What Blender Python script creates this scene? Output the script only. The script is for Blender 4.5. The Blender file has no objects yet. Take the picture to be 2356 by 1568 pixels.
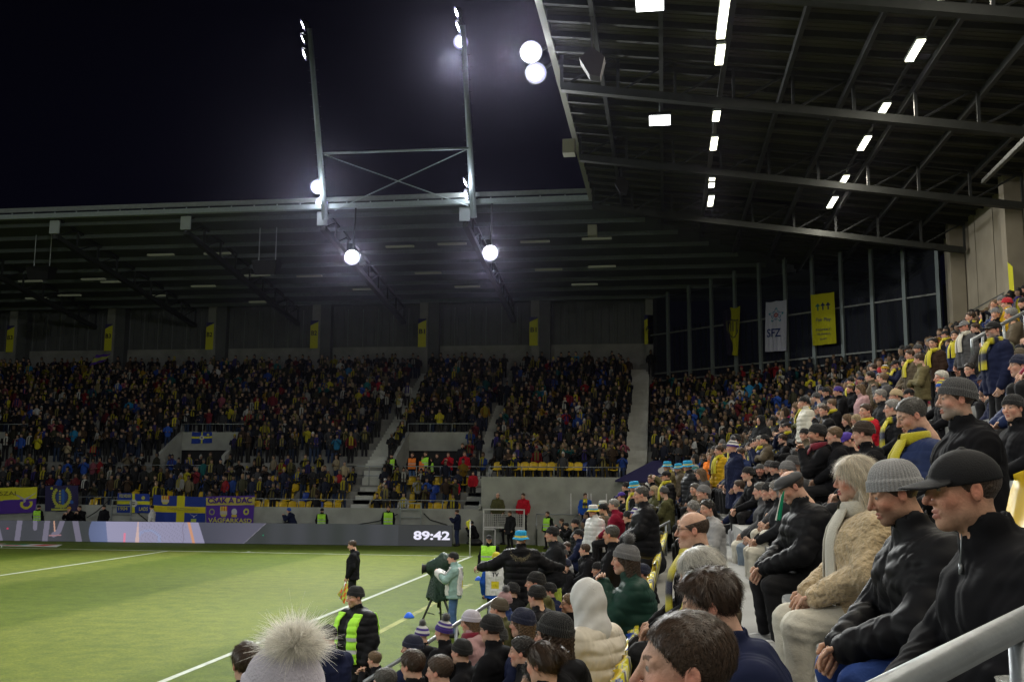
import bpy, math, random
import numpy as np
from mathutils import Vector, Matrix, Quaternion
random.seed(7); rng = np.random.default_rng(7)
SC = bpy.context.scene; COL = SC.collection
R = math.radians
# ---------------------------------------------------------------- camera (photo measured on a 2356 x 1568 grid)
CP = np.array([8.33, -43.854, 3.391]); FV = 2338.3; YAW, PIT, ROL = .1484, .1331, .0067
_F = np.array([-math.sin(YAW)*math.cos(PIT), math.cos(YAW)*math.cos(PIT), math.sin(PIT)])
_R0 = np.array([math.cos(YAW), math.sin(YAW), 0.]); _U0 = np.cross(_R0, _F)
_R = _R0*math.cos(ROL)+_U0*math.sin(ROL); _U = -_R0*math.sin(ROL)+_U0*math.cos(ROL)
cam = bpy.data.objects.new('camera', bpy.data.cameras.new('camera')); COL.objects.link(cam)
cam.matrix_world = Matrix(((_R[0], _U[0], -_F[0], CP[0]), (_R[1], _U[1], -_F[1], CP[1]), (_R[2], _U[2], -_F[2], CP[2]), (0, 0, 0, 1)))
cam.data.sensor_width = 36; cam.data.lens = 36*FV/2356; cam.data.clip_start = .05; cam.data.clip_end = 1000
SC.camera = cam
# ---------------------------------------------------------------- night sky, exposure
W = bpy.data.worlds.new('World'); SC.world = W; W.use_nodes = True
wn = W.node_tree.nodes; wl = W.node_tree.links; bg = wn['Background']
tc = wn.new('ShaderNodeTexCoord'); sp = wn.new('ShaderNodeSeparateXYZ'); wl.new(tc.outputs['Generated'], sp.inputs[0])
cr = wn.new('ShaderNodeValToRGB'); wl.new(sp.outputs['Z'], cr.inputs[0]); wl.new(cr.outputs[0], bg.inputs[0])
cr.color_ramp.elements[0].color = (.0011, .0011, .0034, 1); cr.color_ramp.elements[0].position = .15
cr.color_ramp.elements[1].color = (.0004, .0004, .0011, 1); cr.color_ramp.elements[1].position = .6
bg.inputs[1].default_value = 1.0
SC.view_settings.view_transform = 'Standard'; SC.view_settings.look = 'None'
SC.view_settings.exposure = 0; SC.view_settings.gamma = 1
SC.cycles.max_bounces = 5; SC.cycles.diffuse_bounces = 2; SC.cycles.glossy_bounces = 2; SC.cycles.transparent_max_bounces = 6
SC.cycles.use_light_tree = True; SC.cycles.sample_clamp_indirect = 3; SC.cycles.sample_clamp_direct = 0
try:
    SC.cycles.use_denoising = True; SC.cycles.denoiser = 'OPENIMAGEDENOISE'
except Exception: pass
# ---------------------------------------------------------------- floodlights and roof lights
def light(name, kind, loc, power, color=(1, 1, 1), target=None, **kw):
    l = bpy.data.lights.new(name, kind); l.energy = power; l.color = color
    for k, v in kw.items(): setattr(l, k, v)
    o = bpy.data.objects.new(name, l); COL.objects.link(o); o.location = loc
    if target is not None: o.rotation_euler = (Vector(target)-Vector(loc)).to_track_quat('-Z', 'Y').to_euler()
    return o
COOL = (.965, .985, .955)
def flood(loc, tgt, p, ang=100, blend=.6): return light('floodlight_beam', 'SPOT', loc, p, COOL, tgt, spot_size=R(ang), spot_blend=blend, shadow_soft_size=.5)
for x_, y_, z_, t_ in ((-9.9, 7.0, 18.7, -2), (-1.8, 4.3, 24.4, -12)): flood((x_, y_, z_), (t_, -32, 0), 12000, 105)
flood((-10.3, 4.2, 25.4), (-32, -30, 0), 6000, 80)
for x_ in (-8.0, -.5): flood((x_, 6.75, 14.9), (-2, -28, 0), 8500, 110)
flood((3.95, -12.8, 17.1), (-9, -42, 0), 9000, 110); flood((3.95, -11.6, 16.9), (-16, -22, 0), 5500, 115)
for y_ in (-60, -32, -4): flood((-76, y_, 26), (3, y_*.7-18, 1), 46000, 60)
for y_ in (-52, -36): flood((3.5, y_, 18.5), (-18, y_+12, 0), 7500, 115)
flood((-50, -112, 26), (-12, -42, 0), 24000, 50, 1.)
# spill of the lamps on the roof edges round them
for l_, p_ in (((3.7, -12., 17.1), 130), ((-9.9, 6.9, 18.2), 90), ((-1.8, 6.9, 18.4), 90), ((-8.0, 7.2, 15.1), 240), ((-.5, 7.2, 15.1), 240)): light('lamp_spill', 'POINT', l_, p_, (.86, .9, 1.), shadow_soft_size=.3)
# ---------------------------------------------------------------- pixel helpers
def ray(x, y): return _F+_R*(x-1178)/FV-_U*(y-784)/FV
def onp(x, y, ax, v):
    d = ray(x, y); return CP+d*((v-CP[ax])/d[ax])
def onpl(x, y, p, n):
    d = ray(x, y); n = np.array(n, float); return CP+d*(((np.array(p)-CP)@n)/(d@n))
def atD(x, y, D): return CP+ray(x, y)*D
def proj(p):
    d = np.asarray(p, float)-CP; z = d@_F
    return 1178+FV*(d@_R)/z, 784-FV*(d@_U)/z, z
CROPS = {'1': (1472.5, 736.2, 5.324), '2': (1914.2, 598.2, 4.867), '3': (1380.5, 1012.3, 5.12), '4': (1803.8, 920.3, 4.2595), '5': (1380.5, 1242.4, 4.267),
 '6': (1840.6, 1242.4, 4.571), '7': (920.3, 1150.4, 3.753), '8': (460.1, 1196.4, 4.216), 'f': (1104.4, 754.6, 3.549), 'w': (1039.9, 1058.3, 6.814), 'b': (589., 1086., 4.267), 'u': (589., 662.6, 3.549), 'v': (0, 0, 1)}
def cv(c, x, y):
    a, b, s = CROPS[c]; return a+x/s, b+y/s
# ---------------------------------------------------------------- materials
MC = {}
def mat(name, col, rough=.7, metal=0., bump=0., bscale=40., spec=.3, emit=None, es=1., attr=False, var=0., vscale=8., sheen=0., bstretch=None, sub=0.):
    key = (name, tuple(col) if col is not None else None, rough, emit, es)
    if key in MC: return MC[key]
    m = bpy.data.materials.new(name); m.use_nodes = True; n = m.node_tree.nodes; l = m.node_tree.links
    p = n['Principled BSDF']; p.inputs['Roughness'].default_value = rough; p.inputs['Metallic'].default_value = metal
    p.inputs['Specular IOR Level'].default_value = spec
    if sheen: p.inputs['Sheen Weight'].default_value = sheen
    if col is not None: p.inputs['Base Color'].default_value = (*col, 1)
    src = None
    if attr:
        a = n.new('ShaderNodeAttribute'); a.attribute_name = 'Col'; src = a.outputs['Color']; l.new(src, p.inputs['Base Color'])
    t = n.new('ShaderNodeTexCoord')
    if var:
        nz = n.new('ShaderNodeTexNoise'); nz.inputs['Scale'].default_value = vscale; nz.inputs['Detail'].default_value = 5
        l.new(t.outputs['Object'], nz.inputs['Vector'])
        mr = n.new('ShaderNodeMapRange'); mr.inputs[1].default_value = .3; mr.inputs[2].default_value = .7; mr.inputs[3].default_value = 1-var; mr.inputs[4].default_value = 1+var
        l.new(nz.outputs[0], mr.inputs[0])
        vm = n.new('ShaderNodeVectorMath'); vm.operation = 'SCALE'
        if src: l.new(src, vm.inputs[0])
        else: vm.inputs[0].default_value = col
        l.new(mr.outputs[0], vm.inputs['Scale']); l.new(vm.outputs[0], p.inputs['Base Color'])
    if bump:
        nb = n.new('ShaderNodeTexNoise'); nb.inputs['Scale'].default_value = bscale; nb.inputs['Detail'].default_value = 4
        if bstretch:
            mp = n.new('ShaderNodeMapping'); mp.inputs['Scale'].default_value = bstretch; l.new(t.outputs['Object'], mp.inputs[0]); l.new(mp.outputs[0], nb.inputs['Vector'])
        else: l.new(t.outputs['Object'], nb.inputs['Vector'])
        b = n.new('ShaderNodeBump'); b.inputs['Strength'].default_value = bump; b.inputs['Distance'].default_value = .02
        l.new(nb.outputs[0], b.inputs['Height']); l.new(b.outputs[0], p.inputs['Normal'])
    if emit:
        p.inputs['Emission Color'].default_value = (*emit, 1); p.inputs['Emission Strength'].default_value = es
        m.cycles.emission_sampling = 'NONE'
    if sub:
        p.inputs['Subsurface Weight'].default_value = sub; p.inputs['Subsurface Radius'].default_value = (.012, .004, .002); p.inputs['Subsurface Scale'].default_value = 1
    MC[key] = m; return m
M_CONC = mat('concrete', (.34, .35, .33), .85, bump=.25, bscale=6, var=.16, vscale=1.3)
M_CONC2 = mat('dark_concrete', (.24, .24, .23), .9, bump=.2, bscale=5, var=.2, vscale=1.)
M_PANEL = mat('concrete_panel', (.30, .27, .22), .85, bump=.2, bscale=4, var=.15, vscale=.8)
M_STEP = mat('aisle_step', (.50, .51, .48), .85, bump=.2, bscale=8, var=.12, vscale=2)
M_STEEL = mat('galvanised_steel', (.30, .33, .33), .5, .5, var=.1, vscale=5, bump=.05)
M_RAIL = mat('rail_steel', (.27, .29, .31), .42, .6, bump=.12, bscale=30, var=.12, vscale=9)
M_TRUSS = mat('truss_steel', (.045, .048, .046), .5, .35, var=.12, vscale=3)
M_DSTEEL = mat('painted_dark_steel', (.040, .043, .045), .55, .2, var=.15, vscale=2)
M_DECK = mat('roof_deck', (.066, .064, .05), .6, .1, var=.25, vscale=.4)
M_FDECK = mat('far_roof_deck', (.075, .085, .09), .6, .1, var=.15, vscale=.6)
M_CLAD = mat('corrugated_cladding', (.10, .105, .11), .6, .2, var=.12, vscale=1)
M_BLACK = mat('black_plastic', (.012, .012, .013), .5)
M_LAMP = mat('flood_lamp_face', (1, 1, 1), .5, emit=(.95, .98, 1), es=60.)
M_STRIP = mat('strip_lamp', (1, 1, .9), .5, emit=(1., .97, .74), es=7.)
M_SQL = mat('square_lamp', (1, 1, 1), .5, emit=(.97, 1, .97), es=8.)
M_WHITE = mat('white_paint', (.72, .72, .74), .6, var=.05)
M_VCOL = mat('printed_cloth', None, .85, attr=True, bump=.1, bscale=60)
M_PEOPLE = mat('crowd_clothing', None, .85, attr=True)
M_KNIT = mat('knitted_wool', None, .95, attr=True, bump=.5, bscale=170, sheen=.3)
M_SKIN = mat('skin', None, .6, attr=True, bump=.22, bscale=120, spec=.28, var=.09, vscale=38)
M_SEATY = mat('seat_yellow', (.62, .42, .015), .35, spec=.5, var=.06)
M_SEATB = mat('seat_blue', (.02, .06, .33), .35, spec=.5, var=.06)
# ---------------------------------------------------------------- mesh builder
class MB:
    def __init__(s): s.v = []; s.f = []; s.m = []; s.c = []
    def add(s, vs, fs, mi=0, col=None):
        b = len(s.v); s.v += [tuple(map(float, p)) for p in vs]; s.f += [tuple(i+b for i in f) for f in fs]; s.m += [mi]*len(fs)
        s.c += [col or (1, 1, 1)]*len(vs)
    def box(s, lo, hi, mi=0, col=None):
        x0, y0, z0 = lo; x1, y1, z1 = hi
        s.add([(x0, y0, z0), (x1, y0, z0), (x1, y1, z0), (x0, y1, z0), (x0, y0, z1), (x1, y0, z1), (x1, y1, z1), (x0, y1, z1)],
              [(3, 2, 1, 0), (4, 5, 6, 7), (0, 1, 5, 4), (1, 2, 6, 5), (2, 3, 7, 6), (3, 0, 4, 7)], mi, col)
    def bar(s, a, b, w, h=None, mi=0, up=(0, 0, 1), col=None):
        a = np.array(a, float); b = np.array(b, float); h = h or w; d = b-a; d /= np.linalg.norm(d)
        r = np.cross(d, up)
        if np.linalg.norm(r) < 1e-4: r = np.cross(d, (0, 1, 0))
        r /= np.linalg.norm(r); u = np.cross(r, d); vs = []
        for p in (a, b):
            for i, j in ((-1, -1), (1, -1), (1, 1), (-1, 1)): vs.append(p+r*i*w/2+u*j*h/2)
        s.add(vs, [(3, 2, 1, 0), (4, 5, 6, 7), (0, 1, 5, 4), (1, 2, 6, 5), (2, 3, 7, 6), (3, 0, 4, 7)], mi, col)
    def tube(s, pts, rad, n=10, mi=0, cap=True, col=None):
        pts = [np.array(p, float) for p in pts]; k = len(pts); rad = rad if hasattr(rad, '__len__') else [rad]*k
        vs = []; ref = None
        for i, p in enumerate(pts):
            d = pts[min(i+1, k-1)]-pts[max(i-1, 0)]; d /= np.linalg.norm(d)
            if ref is None: ref = np.array((0, 0, 1.)) if abs(d[2]) < .9 else np.array((1., 0, 0))
            r = np.cross(d, ref); r /= np.linalg.norm(r); u = np.cross(r, d); ref = u
            for j in range(n):
                t = 2*math.pi*j/n; vs.append(p+(r*math.cos(t)+u*math.sin(t))*rad[i])
        fs = [(i*n+j, i*n+(j+1) % n, (i+1)*n+(j+1) % n, (i+1)*n+j) for i in range(k-1) for j in range(n)]
        if cap: fs += [tuple(range(n))[::-1], tuple((k-1)*n+j for j in range(n))]
        s.add(vs, fs, mi, col)
    def quad(s, a, b, c, d, mi=0, col=None): s.add([a, b, c, d], [(0, 1, 2, 3)], mi, col)
    def mesh(s, name, mats, smooth=False, color=False):
        me = bpy.data.meshes.new(name); me.from_pydata(s.v, [], s.f)
        for m in (mats if isinstance(mats, (list, tuple)) else [mats]): me.materials.append(m)
        me.polygons.foreach_set('material_index', s.m)
        if smooth: me.polygons.foreach_set('use_smooth', [True]*len(s.f))
        if color:
            a = me.color_attributes.new('Col', 'FLOAT_COLOR', 'POINT'); arr = np.ones((len(s.v), 4), np.float32); arr[:, :3] = s.c
            a.data.foreach_set('color', arr.ravel())
        me.update(); return me
def link(name, me, parent=None, loc=None):
    o = bpy.data.objects.new(name, me); COL.objects.link(o)
    if parent is not None: o.parent = parent
    if loc is not None: o.location = loc
    return o
def tag(o, label=None, cat=None, group=None, kind=None):
    if label: o['label'] = label
    if cat: o['category'] = cat
    if group: o['group'] = group
    if kind: o['kind'] = kind
    return o
def thing(name, label, cat, loc=(0, 0, 0), group=None):
    return tag(link(name, None, None, loc), label, cat, group)
def npmesh(name, V, Fq, mats, colors=None, smooth=True, midx=None):
    V = np.asarray(V, np.float32); Fq = np.asarray(Fq, np.int32); k = Fq.shape[1]
    me = bpy.data.meshes.new(name); me.vertices.add(len(V)); me.vertices.foreach_set('co', V.ravel())
    me.loops.add(Fq.size); me.loops.foreach_set('vertex_index', Fq.ravel())
    me.polygons.add(len(Fq)); me.polygons.foreach_set('loop_start', np.arange(len(Fq), dtype=np.int32)*k)
    try: me.polygons.foreach_set('loop_total', np.full(len(Fq), k, np.int32))
    except Exception: pass
    if smooth: me.polygons.foreach_set('use_smooth', np.ones(len(Fq), bool))
    for m in (mats if isinstance(mats, (list, tuple)) else [mats]): me.materials.append(m)
    if midx is not None: me.polygons.foreach_set('material_index', np.asarray(midx, np.int32))
    me.update(calc_edges=True)
    if colors is not None:
        a = me.color_attributes.new('Col', 'FLOAT_COLOR', 'POINT'); arr = np.ones((len(V), 4), np.float32); arr[:, :3] = colors
        a.data.foreach_set('color', arr.ravel())
    me.validate(); return me
_font = None
def text_mesh(s, size, matl, bold=.0, sx=1.):
    c = bpy.data.curves.new('txt', 'FONT'); c.body = s; c.size = size; c.align_x = 'CENTER'; c.align_y = 'CENTER'; c.offset = bold; c.extrude = .002; c.resolution_u = 3
    o = bpy.data.objects.new('txt', c); COL.objects.link(o); bpy.context.view_layer.update()
    me = bpy.data.meshes.new_from_object(o.evaluated_get(bpy.context.evaluated_depsgraph_get()))
    bpy.data.objects.remove(o); me.materials.clear(); me.materials.append(matl)
    if sx != 1: me.transform(Matrix.Scale(sx, 4, (1, 0, 0)))
    return me
def facing_text(name, s, size, matl, center, right, parent, bold=0., sx=1., fit=None):
    me = text_mesh(s, size, matl, bold, sx)
    r = Vector(right).normalized(); u = Vector((0, 0, 1)); u = (u-r*u.dot(r)).normalized(); n = r.cross(u)
    if fit:
        xs = [v.co.x for v in me.vertices]; ys = [v.co.y for v in me.vertices]
        me.transform(Matrix.Translation((-(max(xs)+min(xs))/2, -(max(ys)+min(ys))/2, 0)))
        me.transform(Matrix.Diagonal((fit[0]/(max(xs)-min(xs)), fit[1]/(max(ys)-min(ys)), 1, 1)))
    m = Matrix(((r.x, u.x, n.x, center[0]), (r.y, u.y, n.y, center[1]), (r.z, u.z, n.z, center[2]), (0, 0, 0, 1)))
    me.transform(m); o = link(name, me, parent)
    if parent is not None: o.location = -Vector(parent.location)
    return o
def wpart(name, me, parent):
    o = link(name, me, parent)
    if parent is not None:
        p = parent; off = Vector(p.location)
        while p.parent: p = p.parent; off = off+Vector(p.location)
        o.location = -off
    return o
# ================================================================ pitch
def grass_material():
    m = bpy.data.materials.new('grass'); m.use_nodes = True; n = m.node_tree.nodes; l = m.node_tree.links; p = n['Principled BSDF']
    p.inputs['Roughness'].default_value = .75; p.inputs['Specular IOR Level'].default_value = .2
    t = n.new('ShaderNodeTexCoord'); s = n.new('ShaderNodeSeparateXYZ'); l.new(t.outputs['Object'], s.inputs[0])
    def math_(op, a, b=None, c=None):
        q = n.new('ShaderNodeMath'); q.operation = op
        for i, v in enumerate((a, b, c)):
            if v is None: continue
            if isinstance(v, (int, float)): q.inputs[i].default_value = v
            else: l.new(v, q.inputs[i])
        return q.outputs[0]
    nz = n.new('ShaderNodeTexNoise'); nz.inputs['Scale'].default_value = .9; nz.inputs['Detail'].default_value = 3; l.new(t.outputs['Object'], nz.inputs['Vector'])
    wob = math_('MULTIPLY', math_('SUBTRACT', nz.outputs[0], .5), .3)
    def band(sock, per, off):
        a = math_('SINE', math_('MULTIPLY', math_('ADD', math_('ADD', sock, off), wob), 2*math.pi/per))
        return math_('MULTIPLY_ADD', math_('MINIMUM', math_('MAXIMUM', math_('MULTIPLY', a, 6.), -1.), 1.), .5, .5)
    bx = band(s.outputs['X'], 11.4, 6.15); by = band(s.outputs['Y'], 11.0, 2.2)
    mix = math_('MULTIPLY_ADD', bx, .82, math_('MULTIPLY', by, .18))
    # stripes stop outside the touchline and goal line
    inside = math_('MULTIPLY', math_('LESS_THAN', s.outputs['X'], .0), math_('LESS_THAN', s.outputs['Y'], .0))
    mix = math_('MULTIPLY', mix, inside)
    c = n.new('ShaderNodeMix'); c.data_type = 'RGBA'; l.new(mix, c.inputs[0])
    c.inputs[6].default_value = (.080, .120, .004, 1); c.inputs[7].default_value = (.142, .178, .024, 1)
    n2 = n.new('ShaderNodeTexNoise'); n2.inputs['Scale'].default_value = 2.2; n2.inputs['Detail'].default_value = 8; n2.inputs['Roughness'].default_value = .65; l.new(t.outputs['Object'], n2.inputs['Vector'])
    r2 = n.new('ShaderNodeMapRange'); r2.inputs[1].default_value = .3; r2.inputs[2].default_value = .72; r2.inputs[3].default_value = .0; r2.inputs[4].default_value = 1.; l.new(n2.outputs[0], r2.inputs[0])
    c2 = n.new('ShaderNodeMix'); c2.data_type = 'RGBA'; c2.blend_type = 'MULTIPLY'; c2.inputs[0].default_value = 1; l.new(c.outputs[2], c2.inputs[6])
    rp = n.new('ShaderNodeValToRGB'); l.new(r2.outputs[0], rp.inputs[0]); rp.color_ramp.elements[0].color = (.66, .72, .7, 1); rp.color_ramp.elements[1].color = (1.3, 1.2, 1.1, 1)
    l.new(rp.outputs[0], c2.inputs[7])
    n3 = n.new('ShaderNodeTexNoise'); n3.inputs['Scale'].default_value = 16; n3.inputs['Detail'].default_value = 6; n3.inputs['Roughness'].default_value = .75
    l.new(t.outputs['Object'], n3.inputs['Vector'])
    c3 = n.new('ShaderNodeMix'); c3.data_type = 'RGBA'; c3.blend_type = 'MULTIPLY'; c3.inputs[0].default_value = .8; l.new(c2.outputs[2], c3.inputs[6])
    rp3 = n.new('ShaderNodeValToRGB'); l.new(n3.outputs[0], rp3.inputs[0]); rp3.color_ramp.elements[0].position = .32; rp3.color_ramp.elements[0].color = (.5, .55, .5, 1); rp3.color_ramp.elements[1].position = .66; rp3.color_ramp.elements[1].color = (1.35, 1.3, 1.25, 1)
    l.new(rp3.outputs[0], c3.inputs[7]); l.new(c3.outputs[2], p.inputs['Base Color'])
    b = n.new('ShaderNodeBump'); b.inputs['Strength'].default_value = .5; b.inputs['Distance'].default_value = .05; l.new(n3.outputs[0], b.inputs['Height']); l.new(b.outputs[0], p.inputs['Normal'])
    return m
M_GRASS = grass_material()
g = MB(); g.quad((-300, -300, 0), (300, -300, 0), (300, 300, 0), (-300, 300, 0)); tag(link('ground', g.mesh('ground', M_GRASS)), kind='structure')
def rotbox(mb, a, b, w, z0=.0, z1=.004, mi=0):
    a = np.array([a[0], a[1], 0.]); b = np.array([b[0], b[1], 0.]); d = b-a; d /= np.linalg.norm(d); r = np.array([d[1], -d[0], 0])*w/2
    mb.add([a-r+(0, 0, z0), b-r+(0, 0, z0), b+r+(0, 0, z0), a+r+(0, 0, z0), a-r+(0, 0, z1), b-r+(0, 0, z1), b+r+(0, 0, z1), a+r+(0, 0, z1)],
           [(3, 2, 1, 0), (4, 5, 6, 7), (0, 1, 5, 4), (1, 2, 6, 5), (2, 3, 7, 6), (3, 0, 4, 7)], mi)
pl = MB()
rotbox(pl, (.06, -100), (.06, .06), .12, 0, .006); rotbox(pl, (-68, 0), (0, 0), .12, 0, .006)
rotbox(pl, (-13.84, -16.5), (-13.84, -.06), .12, 0, .006); rotbox(pl, (-54.16, -16.5), (-13.78, -16.5), .12, 0, .006)
rotbox(pl, (-24.8, -5.5), (-24.8, -.06), .12, 0, .006)
rotbox(pl, (-10.15, .12), (-10.15, .5), .12, 0, .006)
a_, b_ = onp(1034, 1344.5, 2, 0), onp(1078, 1346.5, 2, 0); rotbox(pl, a_, b_, .1, 0, .006)
arc = [(math.cos(t)*-1., math.sin(t)*-1.) for t in np.linspace(0, math.pi/2, 9)]
for p, q in zip(arc, arc[1:]): rotbox(pl, p, q, .1, 0, .0085)
M_LINE = mat('line_paint', (.42, .45, .40), .8, var=.18, vscale=6)
tag(link('pitch_markings', pl.mesh('pitch_markings', M_LINE)), kind='structure')
# seam of the turf run-off, a faint pale line beside the touchline
sm = MB(); p0, p1 = onp(840, 1470, 2, 0), onp(1085, 1342, 2, 0); rotbox(sm, p0, p1, .16, 0, .003)
tag(link('turf_seam', sm.mesh('turf_seam', mat('worn_turf', (.22, .23, .08), .9, var=.5, vscale=2))), kind='structure')
# painted advertising mat behind the goal line
mt = MB(); L0, L1 = onp(-40, 1256.5, 2, 0), onp(208, 1254, 2, 0)
y0 = 1.0; y1 = 2.6
mt.quad((-34, y0, .01), (-19.9, y0, .01), (-20.6, y1, .01), (-34, y1, .01), 0)
for i in range(9):
    x = -33+i*1.42; mt.quad((x, y0+.45, .016), (x+.8, y0+.45, .016), (x+.95, y1-.2, .016), (x+.2, y1-.2, .016), 1)
    if i % 3 == 1: mt.quad((x-.4, y1-.75, .02), (x+.9, y1-.75, .02), (x+.9, y1-.1, .02), (x-.4, y1-.1, .02), 2)
ad = thing('advertising_mat', 'white and red lettered advertising mat lying flat on the grass behind the goal line', 'mat', (-27, 1.5, 0))
wpart('mat_sheet', mt.mesh('mat', [mat('mat_white', (.62, .62, .6), .8), mat('mat_red', (.6, .08, .06), .8), mat('mat_green', (.02, .2, .1), .8)]), ad)
# corner flag
cf = thing('corner_flag', 'white corner flag post with a drooping yellow flag on the corner of the pitch', 'corner flag', (0, 0, 0))
b = MB(); b.tube([(0, 0, 0), (0, 0, 1.5)], .025, 10); link('post', b.mesh('post', M_WHITE, True), cf)
b = MB(); vs = []; n = 8
for i in range(n+1):
    t = i/n
    for j in range(5):
        s_ = j/4; vs.append((-.02-.16*s_*(1-.55*t)+.03*math.sin(5*t+3*s_), -.03*math.sin(7*s_+4*t), 1.58-.44*t-.1*s_*(1-t)))
for i in range(n):
    for j in range(4): a = i*5+j; b.f.append((a, a+1, a+6, a+5)); b.m.append(0)
b.v = vs; b.c = [(1, 1, 1)]*len(vs)
me = b.mesh('flag', mat('flag_yellow', (.72, .68, .06), .8), True); o = link('flag', me, cf); md = o.modifiers.new('s', 'SOLIDIFY'); md.thickness = .006
# ================================================================ LED board
BP0, BP1 = onp(-60, 1242.7, 2, 0), onp(1040, 1257, 2, 0); BD = (BP1-BP0)/np.linalg.norm(BP1-BP0); BN = np.array([BD[1], -BD[0], 0.])
BN = BN if BN[1] < 0 else -BN
def brd(xv, v, off=0.): # photo column -> point on the board plane, v = height fraction
    d = ray(xv, 1250); n = BN; p = CP+d*(((BP0-CP)@n)/(d@n)); return np.array([p[0], p[1], v*1.02+.02])+BN*off
led = thing('led_board', 'long dark LED advertising board behind the goal line showing the match clock', 'led board', tuple(BP0))
b = MB(); q0, q1 = brd(-60, 0), brd(1040, 0); back = -BN*.12
b.add([q0, q1, q1+back, q0+back, q0+(0, 0, 1.02), q1+(0, 0, 1.02), q1+back+(0, 0, 1.02), q0+back+(0, 0, 1.02)], [(3, 2, 1, 0), (4, 5, 6, 7), (1, 2, 6, 5), (2, 3, 7, 6), (3, 0, 4, 7)])
wpart('cabinet', b.mesh('cabinet', M_BLACK), led)
def em(c, s=1.): return mat('led_%.3f_%.3f_%.3f' % c, (.02, .02, .022), .45, emit=c, es=s)
# panel colours painted as a fine grid so the gradients of the display are its own image
def paint_grid(name, P00, P10, P11, P01, nx, ny, fn, matl, wave=0., off=np.zeros(3), wn_=7., seed=0):
    P00, P10, P11, P01 = [np.asarray(p, float) for p in (P00, P10, P11, P01)]
    u, v = np.meshgrid(np.linspace(0, 1, nx+1), np.linspace(0, 1, ny+1)); U = u.ravel()[:, None]; Vv = v.ravel()[:, None]
    P = P00*(1-U)*(1-Vv)+P10*U*(1-Vv)+P11*U*Vv+P01*(1-U)*Vv+off
    if wave:
        nrm = np.cross(P10-P00, P01-P00); nrm /= np.linalg.norm(nrm)
        P = P+nrm*wave*(np.sin(U*wn_*2+seed)*.6+np.sin(U*wn_*4.7+Vv*3+seed)*.4)*(1.2-Vv)
        P[:, 2] -= (wave*.9*np.abs(np.sin(U*3.14*2+seed))*(.4+Vv))[:, 0]
    C = fn(u.ravel(), v.ravel()).astype(np.float32)
    i = np.arange(ny)[:, None]*(nx+1)+np.arange(nx)[None, :]; i = i.ravel(); F = np.stack([i, i+1, i+nx+2, i+nx+1], 1)
    return npmesh(name, P, F, matl, C)
def emis_vcol():
    m = bpy.data.materials.new('led_image'); m.use_nodes = True; n = m.node_tree.nodes; l = m.node_tree.links; p = n['Principled BSDF']
    p.inputs['Base Color'].default_value = (.02, .02, .022, 1); p.inputs['Roughness'].default_value = .5
    a = n.new('ShaderNodeAttribute'); a.attribute_name = 'Col'; l.new(a.outputs['Color'], p.inputs['Emission Color']); p.inputs['Emission Strength'].default_value = 1; m.cycles.emission_sampling = 'NONE'
    return m
M_LED = emis_vcol()
def sstep(a, b, x): t = np.clip((x-a)/(b-a), 0, 1); return t*t*(3-2*t)
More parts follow.
